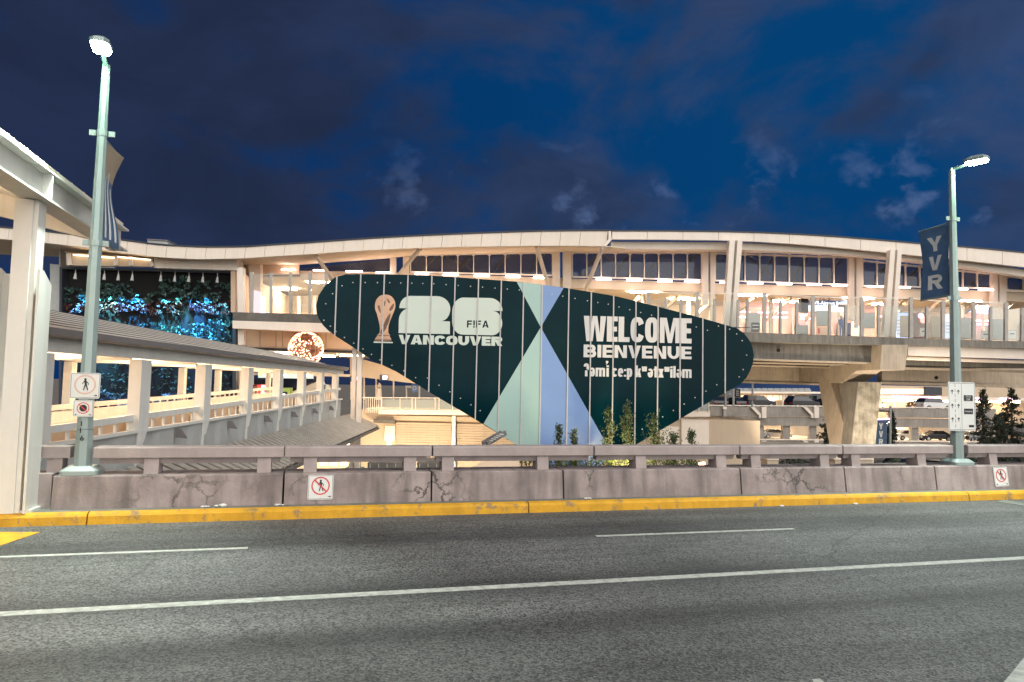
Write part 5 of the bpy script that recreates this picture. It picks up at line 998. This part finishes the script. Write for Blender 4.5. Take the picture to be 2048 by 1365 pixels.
t = empty('teal_awning', pp(710, 940, 38), 'small teal awning seen under the rail below the steel column', 'awning'); MB().pslab([(688, 938), (724, 938), (724, 948), (686, 948)], 38, 1).build('valance', mat('teal_cloth', (.10, .26, .22), .7), t); MB().tube([pp(690, 948, 38.1), pp(690, 1000, 38.1)], .05, 6).build('pole', 'gutter', t)
t = empty('yard_lamp', pp(1405, 930, 40), 'small bright orange yard lamp seen under the rail right of the hedge', 'lamp'); MB().pslab([(1399, 927), (1410, 925), (1410, 934), (1399, 935)], 40, .15).build('lens', emit('yard_lens', (1, .45, .22), 9), t); MB().pslab([(1396, 936), (1412, 936), (1409, 1000), (1400, 1000)], 40.02, .2).build('post', 'gutter', t)
def unseen_floodlight(x, y, d, e, c, aim, lab):  # unseen posts and heads added to carry warm fill light in the yard
    p = pp(x, y, d); t = empty('unseen_floodlight', (p.x, p.y, -5), lab, 'unseen_floodlight', 'unseen flood lights added in the lower yard'); MB().tube([(p.x, p.y, -5), (p.x, p.y, p.z - .1)], .05, 6).build('post', 'gutter', t); MB().frame(p, SE, SN, UP, .4, .16, .2).build('head', 'roofdark', t)
    lamp('SPOT', 'fill_light', p + Vector(aim).normalized() * .2, e, c, t, .2, aim, R_(130))
unseen_floodlight(1250, 938, 31.2, 420, (1, .82, .42), (.1, .5, .4), 'small unseen flood light in front of the hedge below the billboard')
unseen_floodlight(640, 955, 38, 900, (1, .72, .45), (0, 1, .1), 'small unseen flood light before the bright shopfront strip')
unseen_floodlight(1590, 965, 41, 1700, (1, .80, .58), (.9, .5, .9), 'unseen flood light aimed up at the V shaped pier from its left')
unseen_floodlight(1900, 960, 40, 1300, (1, .84, .68), (-.1, .8, .45), 'unseen flood light aimed up at the right span of the viaduct')
unseen_floodlight(1560, 975, 70, 6000, (1, .84, .66), (.0, 1, .2), 'unseen flood light added before the left garage')
unseen_floodlight(1870, 985, 70, 5000, (1, .84, .70), (.0, 1, .2), 'unseen flood light added before the right garage')
unseen_floodlight(860, 960, 40, 1100, (1, .76, .5), (.1, 1, .35), 'unseen flood light before the beige lower building')
for (x0, x1), lb in (((1535, 1557), 'tan box seen under the rail left of the V pier'), ((1670, 1693), 'pale crate seen under the rail below the V pier'), ((1718, 1746), 'wide pale crate seen under the rail right of the V pier')):
    t = empty('yard_crate', pp(x0, 948, 34), lb, 'crate', 'pale crates in the lower yard'); MB().pslab([(x0, 920), (x1, 920), (x1, 975), (x0, 975)], 34, .8).build('side', 'beige', t); MB().pslab([(x0 - 1, 918), (x1 + 1, 918), (x1 + 1, 920), (x0 - 1, 920)], 33.95, .9).build('lid', 'cream', t)

# ------------------------------------------------------------------ trees
def young_tree(x, yb, yt, d, lab, seed, wpx):
    rnd = random.Random(seed); b = pp(x, 990, d); top = pp(x, yt, d); top.x = b.x + rnd.uniform(-.1, .1); top.y = b.y; wd = wpx / CF * d
    t = empty('young_tree', b, lab, 'tree', 'slender young trees in front of the billboard')
    g = MB(); pts = [b + (top - b) * k / 7 + Vector((rnd.uniform(-.05, .05), rnd.uniform(-.05, .05), 0)) * (0 < k < 7) for k in range(8)]; g.tube(pts, [.05 - .006 * k for k in range(8)], 7); lv = MB()
    for k in range(26):
        s = rnd.uniform(.25, .93); p = b + (top - b) * s; a = rnd.uniform(0, 6.28); L = wd * (1.15 - s) * rnd.uniform(.5, 1.25); tip = p + Vector((math.cos(a) * L, math.sin(a) * L, L * rnd.uniform(1.2, 2.4))); g.tube([p, p.lerp(tip, .5) + UP * -.05, tip], [.014, .010, .004], 5)
        for q in range(34): r = rnd.uniform(.15, 1.08); lv.leaf(p.lerp(tip, r) + Vector((rnd.gauss(0, .07), rnd.gauss(0, .07), rnd.gauss(0, .09))), rnd.uniform(.04, .085), rnd)
    for q in range(110): s = rnd.uniform(.8, 1.0); lv.leaf(b + (top - b) * s + Vector((rnd.gauss(0, .08), rnd.gauss(0, .08), rnd.gauss(0, .06))), rnd.uniform(.04, .08), rnd)
    g.build('trunk', 'trunk', t); lv.build('crown', 'leaf', t, recalc=False)
for a in ((1118, 890, 851, 33, 'small young tree on the blue stripe of the billboard', 1, 18), (1143, 890, 858, 33.4, 'shortest young tree, right of the blue stripe tree', 2, 14), (1218, 890, 815, 33, 'dense young tree by the right edge of the blue stripe', 3, 26), (1256, 890, 802, 33.3, 'tallest young tree before the billboard with bushy top', 4, 26), (1307, 890, 828, 33, 'young tree below the last letters of the billboard wording', 5, 30), (1345, 890, 868, 33.6, 'low wispy young tree at the right bottom edge of the billboard', 6, 26), (1383, 890, 860, 34, 'thin young tree before the cream wall panels right of the billboard', 7, 16)): young_tree(*a)
rnd = random.Random(12); lv = MB()
for i in range(5200):
    x = rnd.uniform(1040, 1395); lv.leaf(pp(x, rnd.uniform(912 + 6 * math.sin(x * .06) + 5 * math.sin(x * .21), 985), 32.2 + rnd.random() * .9), rnd.uniform(.05, .10), rnd)
t = empty('hedge', pp(1220, 985, 32.5), 'yellow green leafy hedge seen under the barrier rail below the billboard', 'hedge'); lv.build('foliage', 'hedge', t, recalc=False)
g = MB()
for k in range(18): x = 1050 + 20 * k; g.tube([pp(x, 995, 32.6), pp(x + 3, 925, 32.6)], .02, 5)
g.build('stems', 'trunk', t)
def conifer(x, yb, yt, d, wpx, lab, seed, spread=1.):
    rnd = random.Random(seed); b = pp(x, yb, d); h = (pp(x, yt, d) - b).z; wd = wpx / CF * d
    t = empty('conifer', b, lab, 'tree', 'dark conifers beside the garage'); g = MB(); g.tube([b, b + UP * h * .5, b + UP * h], [.16, .10, .02], 7); lv = MB()
    for k in range(78):
        s = (k + rnd.random()) / 78; z = h * (.03 + .96 * s); a = rnd.uniform(0, 6.28); L = wd * (1 - s) ** .75 * rnd.uniform(.55, 1.2) + .1; p = b + UP * z; tip = p + Vector((math.cos(a) * L, math.sin(a) * L, -L * rnd.uniform(-.05, .35))); g.tube([p, tip], [.025, .006], 5)
        for q in range(int(22 + 40 * (1 - s))):
            r = rnd.uniform(.15, 1.05); lv.leaf(p.lerp(tip, r) + Vector((rnd.gauss(0, .10), rnd.gauss(0, .10), rnd.gauss(-.04, .10))) * (1.2 - .5 * r), rnd.uniform(.07, .16), rnd)
    g.build('trunk', 'trunk', t); lv.build('crown', 'needle', t, recalc=False)
for a in ((1664, 915, 806, 50, 30, 'narrow dark conifer leaning on the left side of the V pier', 21), (1784, 915, 822, 66, 15, 'small dark conifer behind the far blue banner', 22), (1968, 930, 778, 60, 36, 'sparse conifer rising behind the right end of the garage', 23), (2026, 940, 776, 52, 46, 'large dark conifer at the right edge of the photo', 24), (2000, 935, 830, 50, 34, 'low dark conifer in front of the garage corner', 25), (2085, 940, 800, 54, 44, 'dark conifer cut by the right edge behind the last barrier segment', 26)): conifer(*a)
for x, y0, y1, d, n, lb in ((1610, 918, 965, 48, 1500, 'low dark shrub bed seen under the rail left of the V pier'), (1990, 918, 965, 48, 2200, 'dark shrub bed seen under the rail at the right end of the barrier'), (1770, 920, 965, 48, 900, 'dark shrub seen under the rail right of the V pier')):
    rnd = random.Random(int(x)); lv = MB(); hw = 75 if n > 1000 else 32
    for i in range(n): xx = rnd.uniform(x - hw, x + hw); lv.leaf(pp(xx, rnd.uniform(y0 + 7 * math.sin(xx * .09), y1), d + rnd.random() * 1.5), rnd.uniform(.08, .16), rnd)
    t = empty('shrub', pp(x, y1, d), lb, 'shrub', 'dark shrubs beyond the barrier'); lv.build('foliage', 'needle', t, recalc=False); g = MB()
    for k in range(5): xx = x - hw * .7 + k * hw * .35; g.tube([pp(xx, y1 + 8, d + .7), pp(xx, y0 + 12, d + .7)], .03, 5)
    g.build('stems', 'trunk', t)
for x, y0, y1, lb in ((1835, 800, 818, 'small leafy bush on the garage roof left of the white car'), (1962, 795, 820, 'yellow green bush on the garage roof right of the lane sign')):
    rnd = random.Random(int(x)); lv = MB(); d = 98
    for i in range(700): a = rnd.uniform(0, 6.28); r = math.sqrt(rnd.random()); lv.leaf(pp(x + 24 * r * math.cos(a), (y0 + y1) / 2 + 2 + 11 * r * math.sin(a), d + rnd.random()), rnd.uniform(.08, .18), rnd)
    t = empty('bush', pp(x, y1, d), lb, 'bush', 'bushes on the garage roof'); lv.build('foliage', 'leaf', t, recalc=False); MB().tube([pp(x, y1 + 2, d + .5), pp(x, y0 + 8, d + .5)], .08, 6).build('stem', 'trunk', t)

# ------------------------------------------------------------------ parking garages
def garage(x0, x1, off, d, lab, cols):
    t = empty('parking_garage', pp((x0 + x1) / 2, 930, d), lab, 'garage', 'concrete parking garages')
    y = lambda v: v + off
    MB().pslab([(x0, y(813)), (x1, y(815)), (x1, y(834)), (x0, y(832))], d, .25).build('upper_parapet', 'garage', t)
    MB().pslab([(x0, y(833)), (x1, y(835)), (x1, y(853)), (x0, y(851))], d + .12, .5).build('upper_beam', 'garage', t)
    MB().pslab([(x0 - 2, y(810)), (x1 + 2, y(812)), (x1 + 2, y(814)), (x0 - 2, y(812))], d - .1, .2).build('top_rail', 'cream', t)
    A = [pp(x0, y(822), d + .3), pp(x1, y(822), d + .3)]; MB().shell(A, [p + SN * 12 for p in A], .25).build('upper_floor', 'garage', t)
    A = [pp(x0, y(884), d + .3), pp(x1, y(885), d + .3)]; MB().shell(A, [p + SN * 12 for p in A], .25).build('lower_floor', 'beige', t)
    A = [pp(x0, y(905), d + 12.2), pp(x1, y(905), d + 12.2)]; MB().prism([pp(x0, y(835), d + 12.2), pp(x1, y(835), d + 12.2), pp(x1, y(890), d + 12.2), pp(x0, y(890), d + 12.2)], SN * .3).build('rear_wall', 'beige', t)
    MB().pslab([(x0, y(880)), (x1, y(882)), (x1, y(910)), (x0, y(908))], d, .3).build('lower_parapet', 'garage', t); MB().pslab([(x0 - 2, y(877.5)), (x1 + 2, y(879.5)), (x1 + 2, y(881.5)), (x0 - 2, y(879.5))], d - .1, .2).build('lower_rail', 'cream', t)
    for c in cols: MB().pslab([(c - 7, y(852)), (c + 7, y(852)), (c + 7, y(960)), (c - 7, y(960))], d + .4, .6).build('column', 'garage', t)
    for c in cols[1::2]:
        for yy in (814.5, 882): g = MB(); g.pslab([(c - 20, y(yy)), (c - 12, y(yy)), (c + 1, y(yy + 14)), (c + 1, y(yy + 22)), (c - 3, y(yy + 22)), (c - 3, y(yy + 17))], d - .35, .3); g.pslab([(c + 3, y(yy)), (c + 12, y(yy)), (c + 12, y(yy + 22)), (c + 3, y(yy + 22))], d - .35, .3); g.build('corner_bracket', 'cream', t)
    for k in range(int((x1 - x0) / 45)):
        MB().frame(pp(x0 + 22 + 45 * k, y(846), d) + SN * (3 + 4 * (k % 3)), SE, SN, UP, 2.0, .35, .08).build('ceiling_light', 'e_ceil', t)
    return t
garage(1420, 1668, 0, 90, 'weathered concrete parking garage with brackets left of the V pier', (1468, 1521, 1573, 1626))
garage(1786, 1992, 4, 92, 'grey concrete parking garage behind the lane sign right of the V pier', (1830, 1922, 1985))
t = empty('rain_pipe', pp(1450, 890, 89.6), 'beige square downpipe on the left garage front', 'pipe'); MB().pslab([(1447, 815), (1453, 815), (1453, 890), (1447, 890)], 89.6, .3).build('pipe', 'postgrey', t); MB().pslab([(1446.5, 814), (1453.5, 814), (1453.5, 819), (1446.5, 819)], 89.5, .45).build('hopper', 'cream', t)

# cars
def car(loc, head, kind, paint, lab, group='cars parked on the garage', sc=1.):
    t = empty('parked_car', loc, lab, 'car', group); h = Vector((math.cos(head), math.sin(head), 0)); s = h.cross(UP); b = Vector(loc)
    def W(x, y, z): return b + (h * x + s * y + UP * z) * sc
    if kind == 'pickup': L = 5.4; low = [(-2.7, .45), (2.7, .45), (2.7, .95), (2.55, 1.08), (1.2, 1.15), (-.9, 1.2), (-.9, 1.12), (-2.65, 1.12), (-2.7, .9)]; cab = [(1.15, 1.15), (.55, 1.80), (-.75, 1.84), (-.9, 1.2)]
    elif kind == 'suv': low = [(-2.3, .35), (2.3, .35), (2.32, .8), (2.2, .98), (1.1, 1.08), (-2.2, 1.12), (-2.32, .8)]; cab = [(1.15, 1.08), (.45, 1.66), (-1.7, 1.70), (-2.2, 1.12)]
    else: low = [(-2.25, .28), (2.25, .28), (2.28, .62), (2.1, .78), (1.0, .90), (-1.7, .95), (-2.2, .90), (-2.28, .6)]; cab = [(1.05, .90), (.25, 1.38), (-.9, 1.40), (-1.75, .95)]
    hw = .9
    g = MB(); g.prism([W(x, -hw, z) for x, z in low], s * sc * hw * 2); g.build('body', paint, t, bevel=.05)
    A = [W(x, -hw * (.96 if z < cab[1][1] * .85 else .78), z) for x, z in cab]; B = [W(x, hw * (.96 if z < cab[1][1] * .85 else .78), z) for x, z in cab]; g = MB(); g.poly(A); g.poly(B); g.loft(A + A[:1], B + B[:1]); g.build('windows', 'carglass', t)
    (x1, z1), (x2, z2) = cab[1], cab[2]; g = MB(); g.prism([W(x1 + .05, -hw * .80, z1 - .03), W(x2 - .05, -hw * .80, z2 - .03), W(x2 - .05, hw * .80, z2 - .03), W(x1 + .05, hw * .80, z1 - .03)], UP * .06 * sc); g.build('roof', paint, t, bevel=.02)
    r = .36 if kind != 'sedan' else .32
    for x in (-1.45, 1.42):
        for y in (-1, 1):
            w = MB().tube([W(x, y * .72, r), W(x, y * .92, r)], r * sc, 16).build('wheel', 'tyre', t); MB().tube([W(x, y * .925, r), W(x, y * .935, r)], r * .6 * sc, 12).build('rim', 'rim', w)
    zl = low[2][1] - .08
    for y in (-.62, .62):
        MB().frame(W(low[2][0], y, zl), h, s, UP, .06 * sc, .35 * sc, .14 * sc).build('headlight', 'sign', t); MB().frame(W(low[0][0] - .02, y, zl + .05), h, s, UP, .06 * sc, .3 * sc, .14 * sc).build('tail_light', 'e_brake', t)
def at_top(x, off, d, base=822): return pp(x, base + off, d - .0)
a0 = R_(3.4)
top1 = pp(1540, 822, 90.3).z + .26; low1 = pp(1540, 884, 90.3).z + .26; top2 = pp(1880, 826, 92.3).z + .26; low2 = pp(1880, 888, 92.3).z + .26
def on(x, z, d): p = pp(x, 850, d + 20); p.z = z; return p
car(on(1440, top1, 73.5), a0 + 1.3, 'sedan', 'cardark', 'dark car on the left garage roof nearest the billboard'); car(on(1472, top1, 74), a0 + 1.6, 'sedan', 'cardark', 'low dark car between the billboard and the black suv')
car(on(1516, top1, 73), a0 + .3, 'suv', 'cardark', 'black suv on the left garage roof under the wayfinding boards'); car(on(1604, top1, 73.5), a0 + .25, 'suv', 'cardark', 'black suv on the left garage roof close to the V pier'); car(on(1646, top1, 75), a0 + 2.2, 'sedan', 'cardark', 'dark car on the left garage roof touching the V pier outline')
car(on(1510, low1, 76), a0 + 2.4, 'pickup', 'carwhite', 'white pickup on the lower deck of the left garage'); car(on(1550, low1, 73), a0, 'sedan', 'carsilver', 'silver car nose in on the lower deck right of the white pickup', sc=.9)
car(on(1868, top2, 74.2), a0 + .1, 'suv', 'carwhite', 'white suv on the right garage roof left of the lane sign')
car(on(1868, low2, 74.4), a0 + math.pi, 'sedan', 'cardark', 'black sedan on the lower deck of the right garage'); car(on(1817, low2, 75), a0, 'sedan', 'carwhite', 'white sedan on the lower deck left of the black sedan'); car(on(1950, low2, 74.2), a0 + .2, 'sedan', 'carsilver', 'pale sedan on the lower deck right of the lane sign pole')
gg = -5.0 + 1.9
for x, d, p, k, lb in ((1815, 58, 'carsilver', 'suv', 'silver suv seen under the rail left of the lane sign pole'), (1855, 60, 'carsilver', 'sedan', 'silver sedan seen under the rail just left of the lane sign pole base'), (1882, 57, 'cardark', 'sedan', 'dark sedan seen under the rail touching the lane sign pole base'), (1945, 56, 'carwhite', 'suv', 'white suv seen under the rail right of the lane sign pole')):
    q = pp(x, 936, d); q.z -= .8; car(q, a0 + .4, k, p, lb, 'cars on the lower road seen under the rail')
g = MB(); q = pp(1880, 936, 58); g.prism([q + SE * a + SN * b - UP * .82 for a, b in ((-8, -4), (9, -4), (9, 6), (-8, 6))], UP * .0 - UP * .3); tag(g.build('lower_road', 'asphalt'), kind='structure')

# far lamp with banner, far buildings
t = empty('street_lamp', pp(1781, 900, 60), 'far pale green lamp post with a pink arm beside the V pier', 'street lamp'); MB().tube([pp(1779, 990, 60), pp(1781, 812, 60)], .115, 8).build('pole', 'pole', t); MB().bar(pp(1752, 839, 60), pp(1780, 838, 60), .08, .1).build('banner_arm', 'e_mag', t); MB().bar(pp(1740, 812, 60), pp(1770, 811, 60), .25, .12).build('lamp_head', 'e_mag', t)
t = empty('pole_banner', pp(1762, 890, 60), 'far blue banner with white stacked letters hung by the V pier', 'banner', 'vertical banners hung on lamp poles'); MB().pslab([(1751, 840), (1774, 840), (1774, 893), (1750, 893)], 60.0, .03).build('cloth', 'bannerblue', t)
for k, c in enumerate('YVR'):
    o0 = pp(1758, 859 + 15.5 * k, 59.98); g = MB()
    for q, pl_ in enumerate(glyph(c, .8, .25, .22)): g.poly([o0 + SE * (x * .46) + UP * (y * .52) - SN * .004 * q for x, y in pl_])
    g.build('letter', 'bannerwhite', t, recalc=False)
TB = empty('terminal_building', pp(1540, 815, 110), 'far lit terminal hall with glazed sloping roof behind the left garage', 'building')
MB().prism([pp(1470, 781, 110), pp(1622, 780, 110), pp(1622, 850, 110), pp(1470, 850, 110)], SN * 12).build('hall', 'beige', TB)
MB().prism([pp(1462, 787, 108), pp(1650, 788, 108), pp(1650, 788, 108) + UP * .3, pp(1462, 787, 108) + UP * .3], SN * 3).build('eave', 'cream', TB)
for k in range(12): x = 1478 + 12.2 * k; MB().prism([pp(x, 786, 108.3), pp(x + 10.6, 786, 108.3), pp(x + 7, 778, 112), pp(x - 3.6, 778, 112)], UP * .1).build('roof_pane', 'lightgrey', TB)
for k in range(7): x = 1482 + 13 * k; MB().prism([pp(x, 791, 109.8), pp(x + 11, 791, 109.8), pp(x + 11, 801, 109.8), pp(x, 801, 109.8)], SN * .1).build('window', 'e_win', TB)
MB().prism([pp(1541, 801, 109.5), pp(1549, 801, 109.5), pp(1549, 811, 109.5), pp(1541, 811, 109.5)], SN * .1).build('bright_doorway', emit('doorway_light', (1, .85, .72), 3), TB)
for k in range(4): x = 1592 + 11 * k; MB().prism([pp(x, 792, 109.7), pp(x + 9, 792, 109.7), pp(x + 9, 802, 109.7), pp(x, 802, 109.7)], SN * .1).build('office_window', 'darkglass', TB)
for x in (1566, 1572, 1586): MB().prism([pp(x, 789, 109), pp(x + 3, 789, 109), pp(x + 3, 812, 109), pp(x, 812, 109)], SN * .4).build('column', 'sign', TB)
TB2 = empty('terminal_building', pp(1850, 815, 110), 'far terminal front with orange interior and a row of pink lights behind the right garage', 'building')
MB().prism([pp(1755, 771, 112), pp(2160, 778, 112), pp(2160, 850, 112), pp(1755, 850, 112)], SN * 12).build('hall', 'beige', TB2)
MB().prism([pp(1852, 774, 111), pp(1884, 775, 111), pp(1884, 791, 111), pp(1852, 790, 111)], SN * .6).build('dark_block', 'roofdark', TB2)
for k in range(9): x = 1760 + 10.2 * k; MB().prism([pp(x, 778, 111.6), pp(x + 9, 778, 111.6), pp(x + 9, 789, 111.6), pp(x, 789, 111.6)], SN * .1).build('window', 'e_win', TB2)
MB().prism([pp(1756, 791, 108), pp(2160, 799, 108), pp(2160, 803, 108), pp(1756, 797, 108)], SN * 3).build('canopy_band', 'cream', TB2)
for x in list(range(1786, 1878, 9)) + [1942, 1954, 1963, 2002, 2012, 2021]: MB().prism([pp(x, 792.5 + (x - 1786) * .018, 107.7), pp(x + 5, 792.5 + (x - 1786) * .018, 107.7), pp(x + 5, 795.5 + (x - 1786) * .018, 107.7), pp(x, 795.5 + (x - 1786) * .018, 107.7)], SN * .2).build('pink_light', 'e_mag', TB2)
MB().prism([pp(1765, 800, 109), pp(2040, 803, 109), pp(2040, 806, 109), pp(1765, 803, 109)], SN * .2).build('light_line', 'e_warm', TB2)
for x in (1766, 1789, 1842, 1866): MB().prism([pp(x, 800, 108.9), pp(x + 2.4, 800, 108.9), pp(x + 2.4, 822, 108.9), pp(x, 822, 108.9)], SN * .3).build('column', 'sign', TB2)
t = empty('wayfinding_sign', pp(1465, 812, 66), 'round white logo board on twin white posts at the billboard tip', 'sign', 'wayfinding boards on the garage roof')
MB().pslab([(1454, 784), (1465, 782), (1465, 795), (1454, 795)], 66, .15).build('panel', 'lightgrey', t); MB().prism([pp(a, b, 65.97) for a, b in disc(1459.5, 788, 3.6, 14)], SN * .02).build('ring', 'blue', t); MB().prism([pp(a, b, 65.95) for a, b in disc(1459.5, 788, 2.6, 14)], SN * .015).build('centre', 'sign', t)
for x in (1450, 1466): MB().pslab([(x, 779 if x > 1460 else 787), (x + 3, 778 if x > 1460 else 787), (x + 3, 812), (x, 812)], 66.02, .2).build('post', 'sign', t)
t = board('wayfinding_sign', 'black board with white lines right of the round logo board', 'sign', (1470, 779, 1480, 795), 66, 'black', 'wayfinding boards on the garage roof')
for k in range(3): MB().pslab([(1472, 782 + 4 * k), (1478, 782 + 4 * k), (1478, 783.5 + 4 * k), (1472, 783.5 + 4 * k)], 65.97, .02).build('text_line', 'sign', t)
t = board('wayfinding_sign', 'dark twin board below the slim pole on the left garage roof', 'sign', (1497, 792, 1513, 799), 66, 'gutter', 'wayfinding boards on the garage roof')
MB().tube([pp(1504.5, 815, 66.2), pp(1505, 764, 66.2)], .09, 8).build('pole', 'lightgrey', t)
t = empty('roof_vent', pp(315, 490, 46), 'small grey box on the roof above the green wall', 'vent'); MB().pslab([(295, 479), (335, 481.5), (335, 490), (295, 488)], 46, 1.2).build('box', 'lightgrey', t); MB().pslab([(294, 478), (336, 480.5), (336, 482), (294, 479.5)], 45.9, 1.4).build('lid', 'gutter', t)
